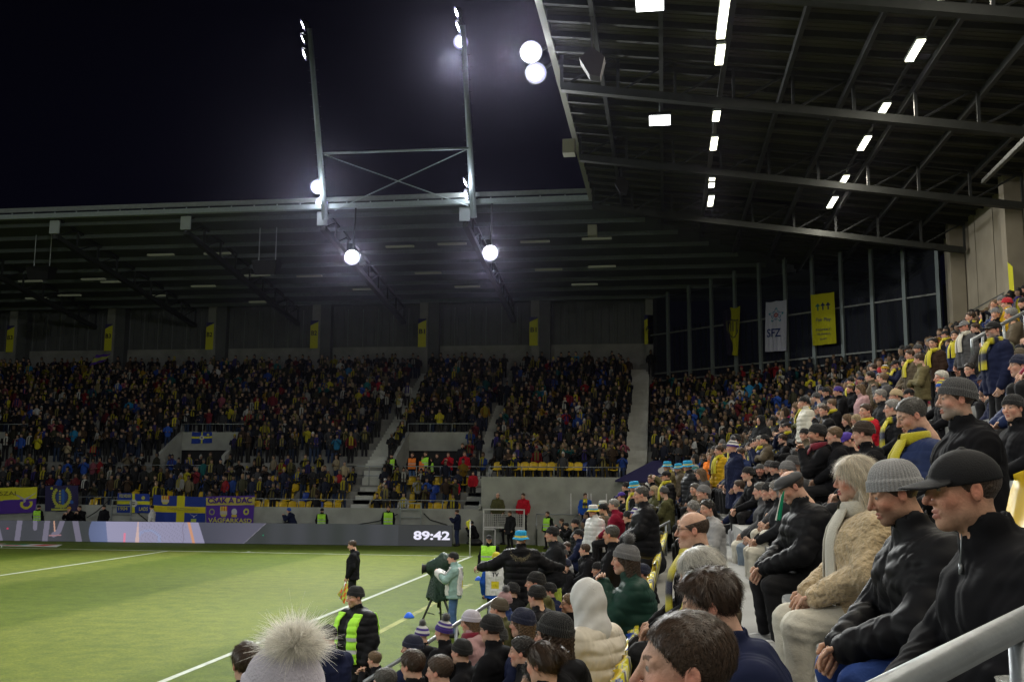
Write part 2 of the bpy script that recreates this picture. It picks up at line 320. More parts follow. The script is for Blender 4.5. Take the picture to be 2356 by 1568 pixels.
def ledfn(u, v):
    x = -60+u*1100; c = np.zeros((len(x), 3)); h = v # v=0 bottom
    base = np.array([.043, .046, .055]); c[:] = base
    n_ = np.sin(x*.021+h)*.5+np.sin(x*.053+1.3)*.5; c += (np.array([.008, .006, .012])*n_[:, None])
    def put(mask, col): c[mask] = col if np.ndim(col) == 1 else col[mask]
    L = np.array([.145, .135, .185])
    def seg(x0, y0, x1, y1, w): # stroke
        dx, dy = x1-x0, (y1-y0)*46; px, py = x-x0, (h-y0)*46; t = np.clip((px*dx+py*dy)/(dx*dx+dy*dy), 0, 1)
        return np.hypot(px-t*dx, py-t*dy) < w
    K = 2356/2560/7.139*1.0
    X = lambda q: q/7.139*.9203
    for s in ((X(-60), .75, X(30), .0, 5), (X(360), 1.1, X(330), -.1, 6.5), (X(640), 1.1, X(650), .62, 5), (X(870), 1.1, X(840), -.1, 6.5), (X(1150), 1.05, X(1090), .5, 6), (X(1090), .5, X(1000), .32, 6), (X(1370), 1.1, X(1480), -.1, 7)):
        put(seg(*s), L)
    put(seg(X(990), 1.0, X(1015), .5, 1.6), np.array([.5, .28, .2])); put(np.hypot(x-X(140), (h-.6)*46) < 2.2, np.array([.5, .03, .08]))
    put(seg(X(920), .28, X(1130), .3, 1.5), np.array([.3, .16, .18]))
    x0 = X(1640)+6*(h-.5)**2*4; x1 = X(1940)+(1-h)*7
    put((x > x0) & (x < x1), (np.array([.1, .125, .23])[None]*(1+.5*(x[:, None]-x0[:, None])/30*.4)+0*c))
    xe = 466+(1-h)*17; lil = np.array([.29, .28, .41])*(1-.12*((x-255)/230))[:, None]*np.ones(3)
    put((x >= x1) & (x < xe), lil)
    rr = np.hypot(x-352, (h-.15)*60); sk = (np.sin(x*.9+9*np.sin(h*6))*np.sin(h*16+x*.22) > .55) & (x > 334) & (x < 438)
    ins = (x >= x1) & (x < xe)
    put(ins & (np.abs(rr-26) < 4), np.array([.26, .29, .46])); put(ins & sk, np.array([.22, .21, .30]))
    put(ins & (np.abs(x-432-2*np.sin(h*7)) < 1.0), np.array([.2, .18, .26]))
    put(ins & (np.abs(x-449+(h-.5)*14-1.5) < 3.2), np.array([.55, .27, .16])); put(ins & (np.abs(x-326) < 4-4*h+1), np.array([.56, .40, .38]))
    put(ins & (np.abs(x-296) < 2.4) & (h < .45), np.array([.66, .2, .3]))
    xd = 572+(h)*50; t_ = sstep(0, 1, (x-xe)/(xd-xe+1e-6))
    put((x >= xe) & (x < xd), (np.array([.058, .06, .085])[None]+t_[:, None]*np.array([.030, .026, .036])))
    put((x >= xd-1.2) & (x < xd+.6), np.array([.19, .18, .22]))
    d_ = x >= xd+.6; put(d_, np.array([.038, .042, .046])[None]+(.006*np.sin(x*.03)+.004*np.sin(x*.11))[:, None]*np.array([1, .9, 1.4])); put(x > 920, np.array([.030, .032, .035]))
    put((np.hypot(x-616, (h-.42)*46) < 1.6), np.array([0, .3, .14]))
    return c
me = paint_grid('screen', brd(-60, 0, .004), brd(1040, 0, .004), brd(1040, 1, .004), brd(-60, 1, .004), 1100, 46, ledfn, M_LED); wpart('screen', me, led)
M_DIG = mat('led_digits', (.1, .1, .1), .5, emit=(.86, .84, 1.0), es=.95)
p0, p1 = brd(951, .5, .012), brd(1035, .5, .012)
facing_text('clock_digits', '89:42', .5, M_DIG, (p0+p1)/2, BD, led, bold=.018, fit=(float(np.linalg.norm(p1-p0)), .44))
# ================================================================ far stand
def zup(y): return 4.1+.5*(y-12.3)
VOMS = [(-49.6, -45.6), (-35.3, -31.3), (-21., -16.9), (-6.7, -2.7)]
AISLES = [(x1+.5, x1+1.5) for x0, x1 in VOMS]+[(x0-1.7, x0-.7) for x0, x1 in VOMS]
RA = (6.2, 7.4)
fs = thing('end_grandstand', 'roofed end grandstand behind the goal packed with standing fans', 'grandstand', (-20, 16, 0))
b = MB(); X0, X1 = -60, -1.0
b.box((X0, 8.2, 0), (X1, 8.5, 1.75))
for x0_ in ():
    pass
wpart('front_wall', b.mesh('front_wall', M_CONC), fs)
t = MB()
for r in range(4): t.box((X0, 8.5+.8*r, 0), (X1, 8.5+.8*(r+1), .9+.45*r+.3))
t.box((X0, 11.7, 0), (X1, 12.3, 2.9))
for x0, x1 in VOMS: t.box((x0, 12.3, 0), (x1, 15.2, 2.9))
k = 0; y = 12.3
while y < 25.4:
    z = zup(y)
    segs = [(X0, X1)]
    if y < 15.1:
        segs = []; c = X0
        for x0, x1 in VOMS:
            if y < 15.1: segs.append((c, x0)); c = x1
        segs.append((c, X1))
    for a, c in segs: t.box((a, y, 0), (c, y+.8, z))
    t.box((X1, y, 0), (7.4, y+.8, z)); y += .8
for y in (10.7, 11.5): t.box((X1, y, 0), (7.4, y+.8, zup(y)))
t.box((X1, 8.5, 3.0), (7.4, 10.7, 3.36))
wpart('terrace', t.mesh('terrace', M_CONC2), fs)
b = MB(); b.box((X1, 8.2, 0), (6.25, 8.5, 3.42)); b.box((6.25, 8.2, 3.0), (9.5, 8.5, 3.42)); b.box((6.25, 12.2, 0), (9.5, 12.4, 3.0), 1)
b.add([(X1-.12, 8.2, 1.7), (X1+.05, 8.2, 1.7), (X1+.05, 11.4, 3.5), (X1-.12, 11.4, 3.5), (X1-.12, 8.2, 1.95), (X1+.05, 8.2, 1.95), (X1+.05, 11.4, 3.8), (X1-.12, 11.4, 3.8)], [(3, 2, 1, 0), (4, 5, 6, 7), (0, 1, 5, 4), (1, 2, 6, 5), (2, 3, 7, 6), (3, 0, 4, 7)])
for xx in (3.6, 4.45, 4.62, 5.4): b.box((xx, 8.17, 1.5), (xx+.05, 8.2, 2.6), 2)
wpart('corner_wall', b.mesh('corner_wall', [M_CONC, M_CONC2, M_WHITE]), fs)
for x0, x1 in [q for q in AISLES if q[1] < X1+.1 and q[0] > -14]+[RA]:
    a = MB()
    y = 12.3 if x0 < 5 else 10.7
    if x0 < 5:
        y = 11.7
        for j in range(2): a.box((x0, 11.7+.3*j, 2.9), (x1, 12.31, 2.9+.4*(j+1)))
        for r in range(8): a.box((x0, 8.5+.4*r, 0), (x1, 8.9+.4*r, 1.22+.225*r))
        y = 12.3
    while y < 25.2: a.box((x0, y-.02, zup(y)-.2), (x1, y+.4, zup(y)+.012)); a.box((x0, y+.38, zup(y)), (x1, y+.81, zup(y)+.2)); y += .8
    wpart('aisle_steps', a.mesh('aisle_steps', M_STEP), fs)
for x0, x1 in VOMS:
    v = MB(); v.box((x0-.1, 15.1, 4.9), (x1+.1, 15.3, 6.0)); v.box((x0, 15.3, 2.9), (x1, 15.5, 4.9), 1)  # black slab stands in for the shade inside the tunnel opening
    for x in (x0-.1, x1-.1):
        v.add([(x, 12.2, 2.9), (x+.2, 12.2, 2.9), (x+.2, 15.1, 2.9), (x, 15.1, 2.9), (x, 12.2, 4.5), (x+.2, 12.2, 4.5), (x+.2, 15.1, 6.0), (x, 15.1, 6.0)],
              [(3, 2, 1, 0), (4, 5, 6, 7), (0, 1, 5, 4), (1, 2, 6, 5), (2, 3, 7, 6), (3, 0, 4, 7)])
    o = wpart('vomitory', v.mesh('vomitory', [M_CONC, M_BLACK]), fs)
    rl = MB()
    rl.tube([(x0, 15.15, 6.5), (x1, 15.15, 6.5)], .03, 6)
    for x in np.linspace(x0, x1, 4): rl.tube([(x, 15.15, 6.0), (x, 15.15, 6.5)], .022, 6)
    wpart('handrail', rl.mesh('handrail', M_STEEL, True), o)
# back wall, columns, cladding
b = MB(); b.box((X0, 26., 8), (7.6, 26.3, 12.55)); wpart('back_wall', b.mesh('back_wall', M_CONC2), fs)
b = MB(); vs = []; n = int((7.5-X0)/.28)
for i in range(n):
    x = X0+i*.28; b.box((x, 26.12 if i % 2 else 26.05, 12.5), (x+.28, 26.3, 15.7))
    if i % 4 == 0: b.box((x, 25.98, 12.6), (x+.04, 26.1, 15.3), 1)
wpart('wall_cladding', b.mesh('cladding', [M_CLAD, mat('cladding_joint', (.17, .18, .19), .6)]), fs)
COLX = [7.5-7.9*i for i in range(9)]
for i, x in enumerate(COLX):
    b = MB(); b.box((x-.3, 25.3, 8), (x+.3, 25.98, 15.6)); b.box((x+.3, 25.4, 8), (x+1.05, 25.97, 15.6), 1)
    wpart('column', b.mesh('column', [M_CONC2, M_CLAD]), fs)
def zr(d): return 17.9-.127*d
XE, YE = 4.85, 8.0
# roof sheets: end stand, side stand, meeting on a hip
b = MB(); D_ = 18.6
b.add([(X0, YE, zr(0)), (XE, YE, zr(0)), (XE+D_, YE+D_, zr(D_)), (X0, YE+D_, zr(D_)), (X0, YE, zr(0)+.22), (XE, YE, zr(0)+.22), (XE+D_, YE+D_, zr(D_)+.22), (X0, YE+D_, zr(D_)+.22)], [(3, 2, 1, 0), (4, 5, 6, 7), (0, 1, 5, 4), (2, 3, 7, 6), (3, 0, 4, 7)])
wpart('roof', b.mesh('roof', M_FDECK), fs)
pb = MB()
for d in np.arange(.9, 18, 2.0):
    pb.bar((X0, YE+d, zr(d)-.13), (XE+d*.9, YE+d, zr(d)-.13), .12, .24)
wpart('purlins', pb.mesh('purlins', mat('far_purlin', (.12, .14, .145), .55, .2, var=.1)), fs)
b = MB(); b.box((X0, YE-.16, zr(0)+.25), (XE+.0, YE-.02, zr(0)+.50), 0); b.box((X0, YE-.30, zr(0)-.16), (XE, YE-.003, zr(0)+.1), 1)
for x in np.arange(X0, XE, 1.32): b.bar((x, YE-.1, zr(0)+.08), (x, YE-.1, zr(0)+.28), .06, .06, 1)
wpart('roof_edge_gutter', b.mesh('roof_edge', [M_STEEL, mat('edge_beam', (.36, .42, .43), .45, .4, var=.08)]), fs)
def truss(name, P, Q, depth, parent, first=.4, n=8, w=.24):
    P = np.array(P, float); Q = np.array(Q, float); b = MB(); b.bar(P, Q, w, w*.9, 0); up = np.array([0, 0, depth])
    b.bar(P+up*.95, Q+up*.95, .16, .16, 1)
    for i in range(n+1):
        t = i/n; a = P+(Q-P)*t; b.bar(a, a+up, .1, .1, 1, up=(0, 1, .1))
        if i < n: c = P+(Q-P)*(t+1/n); b.tube([a, c+up], .045, 6, 1)
    return wpart(name, b.mesh(name, [M_TRUSS, M_DSTEEL]), parent)
for x in COLX[1:]:
    truss('roof_truss', (x-1.6, YE+.1, zr(0)-1.15), (x-1.6, 25.9, zr(18)-1.35), 1.2, fs, n=8, w=.3)
for x in COLX[1:]:
    b = MB(); b.box((x-1.91, YE-.02, zr(0)-1.0), (x-1.33, YE+.08, zr(0)-.25)); wpart('truss_end_plate', b.mesh('end_plate', mat('white_plate', (.36, .4, .42), .5)), fs)
for x in (-14.0, -28.): # hanging speakers
    s_ = thing('loudspeaker', 'black loudspeaker hanging under the end stand roof %s' % ('nearer the masts' if x > -20 else 'towards the far end'), 'loudspeaker', (x, 10.5, 15.2))
    b = MB(); b.add([(-.6, -.3, -.5), (.6, -.3, -.5), (.6, .4, -.3), (-.6, .4, -.3), (-.75, -.45, .3), (.75, -.45, .3), (.75, .45, .3), (-.75, .45, .3)], [(3, 2, 1, 0), (4, 5, 6, 7), (0, 1, 5, 4), (1, 2, 6, 5), (2, 3, 7, 6), (3, 0, 4, 7)])
    link('cabinet', b.mesh('cab', M_BLACK), s_); b = MB(); b.tube([(-.5, 0, .3), (-.5, 0, 2.3)], .03, 6); b.tube([(.5, 0, .3), (.5, 0, 2.3)], .03, 6); link('hanger', b.mesh('h', M_STEEL), s_)
# pale strip fittings given a faint glow under the far roof
ME_FIT = None
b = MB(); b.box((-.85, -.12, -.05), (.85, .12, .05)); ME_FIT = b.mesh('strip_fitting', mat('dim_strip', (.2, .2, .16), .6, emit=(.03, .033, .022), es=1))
FITS = [(70, 646.5), (215, 642), (370, 586), (500, 583), (920, 567), (1040, 561), (1231, 556), (1373, 549), (468, 700-42), (260, 649-1), (592, 633), (712, 635), (985, 628), (1075, 660-1), (1262, 620), (1385, 613), (355, 680), (600, 694), (160, 679), (840, 664+1), (1345, 654), (85, 686)]
for i, (px, py) in enumerate(FITS):
    d = ray(px, py); c0 = 17.9+.127*8-.3; tt = (c0-.127*CP[1]-CP[2])/(d[2]+.127*d[1]); p = CP+d*tt
    o = link('strip_light', ME_FIT, None, tuple(p)); tag(o, 'dim pale strip light fitting under the end stand roof', 'strip light', 'dim strip lights under the end stand roof')
# numbered banners on the columns
def hangcloth(name, label, cat, corners, fn, nx, ny, wave=.02, thick=.006, seed=0., base=None, partname=None):
    c = [np.asarray(p, float) for p in corners]; me = paint_grid(name, *c, nx, ny, fn, M_VCOL, wave, seed=seed)
    o = link(name, me); tag(o, label, cat); return o
YEL = np.array([.60, .58, .03]); NAV = np.array([.02, .018, .07]); PUR = np.array([.085, .03, .30]); BLU = np.array([.02, .05, .32])
NUMS = {0: 'A1', 1: 'B1', 2: 'B1', 3: 'B2', 4: 'B2', 5: 'B3', 6: 'B3', 7: 'B4', 8: 'B4'}
for i, x in enumerate(COLX[:7]):
    def fn(u, v):
        c = np.tile(YEL, (len(u), 1)); c[(v > .82+.14*u)] = NAV*2; return c
    o = hangcloth('section_banner', 'narrow yellow section banner reading %s on the %s column of the end stand' % (NUMS[i], ['corner', 'second', 'third', 'fourth', 'fifth', 'sixth', 'leftmost'][i]), 'banner', [(x-.38, 25.2, 12.4), (x+.2, 25.2, 12.4), (x+.2, 25.2, 14.4), (x-.38, 25.2, 14.4)], fn, 12, 40, .0)
    facing_text('lettering', NUMS[i], .5, mat('banner_ink', (.02, .02, .03), .8), (x-.09, 25.17, 13.5), (1, 0, 0), o, bold=.01, fit=(.42, .34))
# rails of the end stand
def railing(name, label, pts, h=1.0, post=1.6, mid=True, r=.025, group=None, cat='railing'):
    pts = [np.array(p, float) for p in pts]; o = thing(name, label, cat, tuple(pts[0])); b = MB(); up = np.array([0, 0, h])
    for hh in ([h, h*.5] if mid else [h]): b.tube([p+(0, 0, hh) for p in pts], r, 8)
    wpart('rail', b.mesh('rail', M_RAIL, True), o)
    for p, q in zip(pts, pts[1:]):
        n = max(1, int(round(np.linalg.norm(q-p)/post)))
        for i in range(n+(q is pts[-1])):
            c = p+(q-p)*i/n; b = MB(); b.tube([c, c+up], r, 8); wpart('post', b.mesh('post', M_RAIL, True), o)
    return o
railing('railing', 'steel railing on top of the low front wall of the end stand', [(-40, 8.35, 1.75), (-1.1, 8.35, 1.75)], .42, 1.9, False)
railing('railing', 'steel railing along the walkway in front of the orange vests', [(-9.3, 11.5, 2.9), (-1.2, 11.5, 2.9)], 1.05, 1.35)
railing('railing', 'steel railing along the left walkway above the crest banner', [(-26.5, 11.5, 2.9), (-17.2, 11.5, 2.9)], 1.05, 1.9)
railing('railing', 'steel railing on top of the tall corner wall', [(-.6, 8.35, 3.42), (6.1, 8.35, 3.42)], .5, 1.6, False)
railing('railing', 'steel railing in front of the corner block beside the dark blue awning', [(8.1, 9.6, 3.6), (11.2, 9.3, 3.6)], .95, .8)
# mesh gate at the corner
gt = thing('mesh_gate', 'white framed wire mesh gate in front of the tall corner wall', 'gate', (-1.2, 7.7, 0))
b = MB(); gx0, gx1 = onp(1113, 1180, 1, 7.6)[0], onp(1206, 1180, 1, 7.6)[0]
for z in (.0, 1.75): b.bar((gx0, 7.6, z+.02+(.85 if z == 0 else .0)), (gx1, 7.6, z+.02+(.85 if z == 0 else .0)), .06, .06)
for x in (gx0, gx1): b.bar((x, 7.6, 0), (x, 7.6, 1.8), .06, .06)
for x in (gx0, gx0+.6, gx1-.6, gx1): b.bar((x, 7.55, 0), (x, 7.55, .78), .05, .05)
b.bar((gx0, 7.55, .78), (gx0+.6, 7.55, .78), .05, .05); b.bar((gx1-.6, 7.55, .78), (gx1, 7.55, .78), .05, .05)
wpart('frame', b.mesh('frame', M_WHITE), gt); b = MB()
for x in np.arange(gx0+.09, gx1, .1): b.bar((x, 7.6, .88), (x, 7.6, 1.55), .03, .02)
for z in np.arange(.93, 1.55, .085): b.bar((gx0, 7.6, z), (gx1, 7.6, z), .03, .02)
wpart('wire_mesh', b.mesh('wires', mat('mesh_grey', (.5, .5, .5), .5)), gt)
b = MB(); b.box((2.0, 7.6, 0), (5.2, 7.75, .95)); tag(link('low_wall', b.mesh('low_wall', M_CONC)), 'low pale concrete wall at the foot of the tall corner wall', 'wall')
railing('railing', 'thin steel rail standing on the low concrete wall at the corner', [(1.9, 7.9, 0), (5.9, 7.9, 0)], 1.55, 2.0)
# ================================================================ banners on the front wall
def P8(x, y, yy=8.1): return onp(x, y, 1, yy)
def shape_crest(u, v, cu, cv_, w, h, asp=1.):
    du = (u-cu)/w; dv = (v-cv_)/h; return (np.abs(du) < .5*np.clip(1.35+dv*1.7, 0, 1)) & (np.abs(dv) < .5)
def crest_paint(c, u, v, cu, cv_, w, h):
    m = shape_crest(u, v, cu, cv_, w, h); c[m] = (.5, .45, .4); top = m & (v > cv_+.05*h); c[top & (np.sin((u-cu)/w*19) > 0)] = (.55, .12, .03); c[top & (np.sin((u-cu)/w*19) <= 0)] = (.6, .5, .08)
    bot = m & (v < cv_-.25*h); c[bot] = (.55, .5, .1)
def eagle(c, u, v, cu, cv_, s, asp):
    x = (u-cu)*asp; y = v-cv_
    for sx in (-1, 1):
        m = (np.abs(y-.9*np.abs(x)*.8) < .10*s*(1.25-np.abs(x)/s)) & (x*sx > 0) & (np.abs(x) < s); c[m] = (.42, .40, .52)
    m = np.hypot(x*1.8, y+.14*s) < .2*s; c[m] = (.42, .40, .5)
def f1(u, v):
    c = np.tile(PUR, (len(u), 1)); c[v > .5+.05*u] = YEL*1.05
    eagle(c, u, v, .76, .52, .34, 1.55)
    m = (np.abs(np.hypot((u-.8)*1.6, v-.35)-.16) < .045) & (v < .45); c[m] = (.6, .55, .05)
    return c
hangcloth('supporter_banner', 'yellow over purple banner with a pale eagle, leftmost on the front wall', 'banner', [P8(-30, 1183), P8(82, 1177.5), P8(86, 1119), P8(-30, 1121)], f1, 120, 60, .02)
o = bpy.data.objects['supporter_banner']; P_, Q_ = P8(-5, 1134.5, 8.04), P8(36, 1133.5, 8.04)
facing_text('lettering', 'ISZAI', .4, mat('ink_dark', (.16, .14, .02), .8), (P_+Q_)/2, Q_-P_, o, fit=(float(np.linalg.norm(Q_-P_)), .22))
def f2(u, v):
    c = np.tile(np.array([.028, .024, .085]), (len(u), 1)); x = (u-.5)*1.25; y = v-.55
    r = np.hypot(x, y*.85); ang = np.arctan2(y, x)
    m = (np.abs(r-.31) < .055+.02*np.sin(ang*26)) & (np.abs(ang-1.57) > .5); c[m] = (.42, .44, .06)
    c[(r < .21)] = (.03, .07, .24); c[(np.abs(x+.06) < .035) & (r < .24) & (np.sin(y*60) > -.3)] = (.4, .42, .08); c[(np.abs(x-.05) < .05) & (r < .26)] = (.04, .12, .42)
    c[(v > .03) & (v < .10) & (u > .18) & (u < .72)] = (.4, .42, .08); c[(v > .13) & (v < .2) & (u > .3) & (u < .62)] = (.4, .42, .08)
    c[np.hypot(x+.38, y-.33) < .05] = (.45, .5, .05); c[np.hypot(x-.38, y+.2) < .07] = (.03, .1, .4)
    return c
hangcloth('supporter_banner', 'dark blue banner with a yellow wreath round a blue emblem', 'banner', [P8(104, 1175), P8(180, 1174), P8(180, 1115), P8(104, 1116)], f2, 80, 64, .02, seed=2)
def f3(u, v):
    c = np.tile(BLU, (len(u), 1)); c[np.abs(v-.52) < .085] = YEL*1.1; c[np.abs(u-.5) < .045] = YEL*1.1; r = np.hypot((u-.5)*1.7, v-.5); c[r < .2] = (.6, .6, .58); c[(r < .1) & (np.sin(v*60) > 0)] = (.1, .1, .1)
    c[np.hypot((u-.8)*1.7, v-.78) < .1] = (.5, .48, .12); return c
o = hangcloth('supporter_banner', 'small blue banner with a yellow cross and a white round badge', 'banner', [P8(269, 1178), P8(345, 1179), P8(344, 1135), P8(271, 1133)], f3, 80, 50, .015, seed=1)
INKY = mat('ink_yellow', (.5, .47, .12), .8)
for s_, cx_, cy_, w_ in (('FELVIDEK', 288.5, 1140, 30), ('1904', 283, 1169, 23), ('LADS', 330, 1170, 22)):
    P_ = P8(cx_, cy_, 8.05); facing_text('lettering', s_, .3, INKY, P_, (1, 0, 0), o, bold=.005, fit=(w_*.0231, .17 if s_[0] == 'F' else .2))
def f4(u, v):
    c = np.tile(BLU*.85, (len(u), 1)); c[np.abs(v-.5) < .11] = (.6, .5, .02); c[np.abs(u-.53) < .075] = (.6, .55, .02); crest_paint(c, u, v, .23, .84, .15, .32)
    eagle(c, u, v, .79, .25, .13, 1.75); c[(np.abs(u-.79) < .05) & (np.abs(v-.1) < .06)] = (.4, .5, .1); return c
o = hangcloth('supporter_banner', 'large blue banner with a broad yellow cross and a small crest', 'banner', [P8(350, 1200.5), P8(471, 1203), P8(474, 1142), P8(353, 1137)], f4, 120, 64, .02, seed=3)
P_, Q_ = P8(380, 1168, 8.03), P8(462, 1171.5, 8.03); facing_text('lettering', 'DUNASZERDAHELY', .2, mat('ink_olive', (.33, .3, .1), .8), (P_+Q_)/2, Q_-P_, o, fit=(1.75, .12))
def f5(u, v):
    c = np.tile(PUR, (len(u), 1)); yl = np.array([.52, .45, .12]); c[(v > .66) & (v < .95)] = yl
    crest_paint(c, u, v, .37, .42, .15, .4); m = np.hypot((u-.59)*2, (v-.42)) < .12; c[m] = (.5, .5, .55); c[(np.abs(u-.59) < .06) & (np.abs(v-.27) < .05)] = (.55, .42, .05)
    c[np.abs(np.hypot((u-.84)*2, v-.42)-.09) < .03] = (.5, .5, .08); c[np.abs(np.hypot((u-.12)*2, v-.42)-.1) < .022] = (.3, .32, .12); return c
o = hangcloth('supporter_banner', 'purple banner reading CSAK A DAC with two crests, rightmost on the wall', 'banner', [P8(474.5, 1202), P8(582, 1203.5), P8(587, 1139), P8(474, 1140.5)], f5, 110, 64, .015, seed=4)
P_, Q_ = P8(478, 1150.8, 8.03), P8(580, 1149.6, 8.03); facing_text('lettering', 'CSAK A DAC', .4, mat('ink_purple', (.07, .02, .22), .8), (P_+Q_)/2, Q_-P_, o, bold=.012, fit=(float(np.linalg.norm(Q_-P_)), .3))
P_, Q_ = P8(479, 1194.5, 8.03), P8(579, 1196, 8.03); facing_text('lettering', 'VÁGFARKASD', .4, INKY, (P_+Q_)/2, Q_-P_, o, bold=.01, fit=(float(np.linalg.norm(Q_-P_)), .3))
def fg(u, v):
    c = np.tile(PUR, (len(u), 1)); c[np.abs(v-.5) < .22] = (.35, .36, .1); return c
o = hangcloth('supporter_flag', 'faded yellow and purple flag waved at the back of the end stand', 'flag', [onp(205, 842, 1, 23.5), onp(245, 828, 1, 23.5), onp(255, 812, 1, 23.5), onp(222, 815, 1, 23.5)], fg, 20, 12, .05)
o = hangcloth('supporter_flag', 'small striped blue and yellow flag hung over the left tunnel mouth', 'flag', [onp(440, 1020, 1, 15.05), onp(488, 1018, 1, 15.05), onp(488, 993, 1, 15.05), onp(442, 993, 1, 15.05)], f3, 40, 30, .02)
# cables and props on the wall
for (pts, lb) in (([(200, 1190), (222, 1176), (250, 1150), (262, 1140)], 'black cable running up the front wall beside the steward'), ([(312, 1175), (330, 1190), (345, 1203)], 'black cable under the small cross banner'), ([(820, 1206), (870, 1198), (915, 1182)], 'dark cable sagging across the bare front wall'), ([(975, 1180), (990, 1195), (1030, 1207)], 'dark cable hanging right of the wall ladder')):
    b = MB(); b.tube([P8(*p, 8.15) for p in pts], .025, 6); tag(link('cable', b.mesh('cable', M_BLACK, True)), lb, 'cable')
for px in (945, 312-32):
    p = onp(px, 1160, 1, 8.0); o = thing('wall_ladder', 'steel step ladder set into the front wall %s' % ('below the seated fans' if px > 500 else 'beside the small cross banner'), 'ladder', (p[0], 8.0, .3)); b = MB()
    for x in (-.55, .55): b.bar((x, 0, 0), (x, 0, 1.75), .06, .05)
    for z in (.2, .6, 1.0, 1.4, 1.72): b.bar((-.55, 0, z), (.55, 0, z), .06, .05)
    link('rungs', b.mesh('rungs', M_STEEL), o)
# navy awning over the corner entrance
aw = thing('awning', 'dark blue sloping awning over the corner entrance with a pale oval logo', 'awning', (8, 8, 3))
A_ = [onp(1415, 1104, 1, 7.9), onp(1502, 1107, 1, 7.6), onp(1620, 1109, 1, 7.2), onp(1600, 1044, 1, 9.4), onp(1500, 1060, 1, 9.0)]
b = MB(); b.add([A_[0], A_[1], A_[2], A_[3], A_[4]]+[p-np.array([0, 0, .08]) for p in A_], [(0, 1, 4), (1, 2, 3, 4), (9, 6, 5), (9, 8, 7, 6), (0, 5, 6, 1), (1, 6, 7, 2)])
wpart('cloth', b.mesh('cloth', mat('awning_navy', (.022, .02, .075), .8)), aw)
b = MB(); c_ = onpl(1533, 1082, A_[1], np.cross(A_[2]-A_[1], A_[4]-A_[1])); ux = (A_[2]-A_[1])/np.linalg.norm(A_[2]-A_[1]); uy = A_[4]-A_[1]; uy = uy-ux*(uy@ux); uy /= np.linalg.norm(uy); nn = np.cross(ux, uy)
nn = nn if nn[1] < 0 else -nn
vs = [c_+nn*.02+ux*math.cos(t)*.42+uy*math.sin(t)*.35 for t in np.linspace(0, 2*math.pi, 24, endpoint=False)]; b.add(vs, [tuple(range(24))]); wpart('logo', b.mesh('logo', mat('logo_white', (.45, .45, .47), .8)), aw)
# ================================================================ corner glazing
cg = thing('glazed_corner', 'tall glazed corner wall with steel mullions between the two stands', 'building', (15, 18, 0))
def wl_(s, z, off=0.): return np.array([7.4+s*.70711-off*.7071, 25.5-s*.70711-off*.7071, z])
Ls = 21.35
b = MB(); b.add([wl_(0, 2), wl_(Ls, 2), wl_(Ls, 15.5), wl_(0, 15.5)], [(0, 1, 2, 3)])
gm = bpy.data.materials.new('dark_glass'); gm.use_nodes = True; q = gm.node_tree.nodes['Principled BSDF']; q.inputs['Base Color'].default_value = (.016, .02, .03, 1); q.inputs['Roughness'].default_value = .5; q.inputs['Alpha'].default_value = .72; q.inputs['Specular IOR Level'].default_value = .1
wpart('glass', b.mesh('glass', gm), cg)
for i in range(12):
    s = i*Ls/11; b = MB(); b.bar(wl_(s, 2, .1), wl_(s, zr(max(wl_(s, 0)[0]-XE, wl_(s, 0)[1]-YE))-.1, .1), .2, .16, up=(.7, .7, 0)); wpart('mullion', b.mesh('mullion', mat('mullion_steel', (.20, .235, .24), .5, .3)), cg)
for z0, z1 in ((13.0, 12.9), (10.35, 10.25), (9.85, 9.75), (8.3, 8.2), (6.7, 6.6)):
    b = MB(); b.bar(wl_(0, z0, .08), wl_(Ls, z1, .08), .09, .09); wpart('transom', b.mesh('transom', mat('mullion_steel2', (.2, .21, .2), .5, .3)), cg)
b = MB(); b.box((7.35, 25.2, 4), (7.95, 25.9, 15.5)); wpart('corner_column', b.mesh('corner_column', M_CONC2), cg)
for x, y, s in ((1634, 862, .32), (1698, 849, .1), (1899, 857, .2), (1898, 852, .1), (1879, 890, .4), (1899, 859, .12)):
    p = onpl(x, y, wl_(0, 5, -9), (1, 1, 0)); o = thing('street_lamp', 'lit street lamp seen through the corner glazing %s' % ('at the left', 'small, near the pale flag', 'high at the right', 'small, above its neighbour', 'largest, low at the right', 'small, just under the high one')[[(1634, 862), (1698, 849), (1899, 857), (1898, 852), (1879, 890), (1899, 859)].index((x, y))], 'street lamp', (p[0], p[1], 0))
    b = MB(); b.tube([(0, 0, 0), (0, 0, p[2]-.03)], .06, 8); link('pole', b.mesh('pole', M_STEEL), o)
    b = MB(); b.box((-s, -.12, p[2]-.06), (s, .12, p[2]+.05)); link('lamp_head', b.mesh('head', mat('street_lamp', (1, 1, 1), .5, emit=(.95, 1, 1), es=9)), o)
# outside building dimly seen through the glass
b = MB()
for i in range(46): q = wl_(i*.5-.8, 0, -3.2); b.box((q[0], q[1], 0), (q[0]+.12, q[1]+.12, 14))
tag(link('facade_screen', b.mesh('facade_screen', mat('facade_fin', (.06, .06, .06), .7))), 'dark ribbed screen of upright fins standing outside the corner glazing', 'screen')
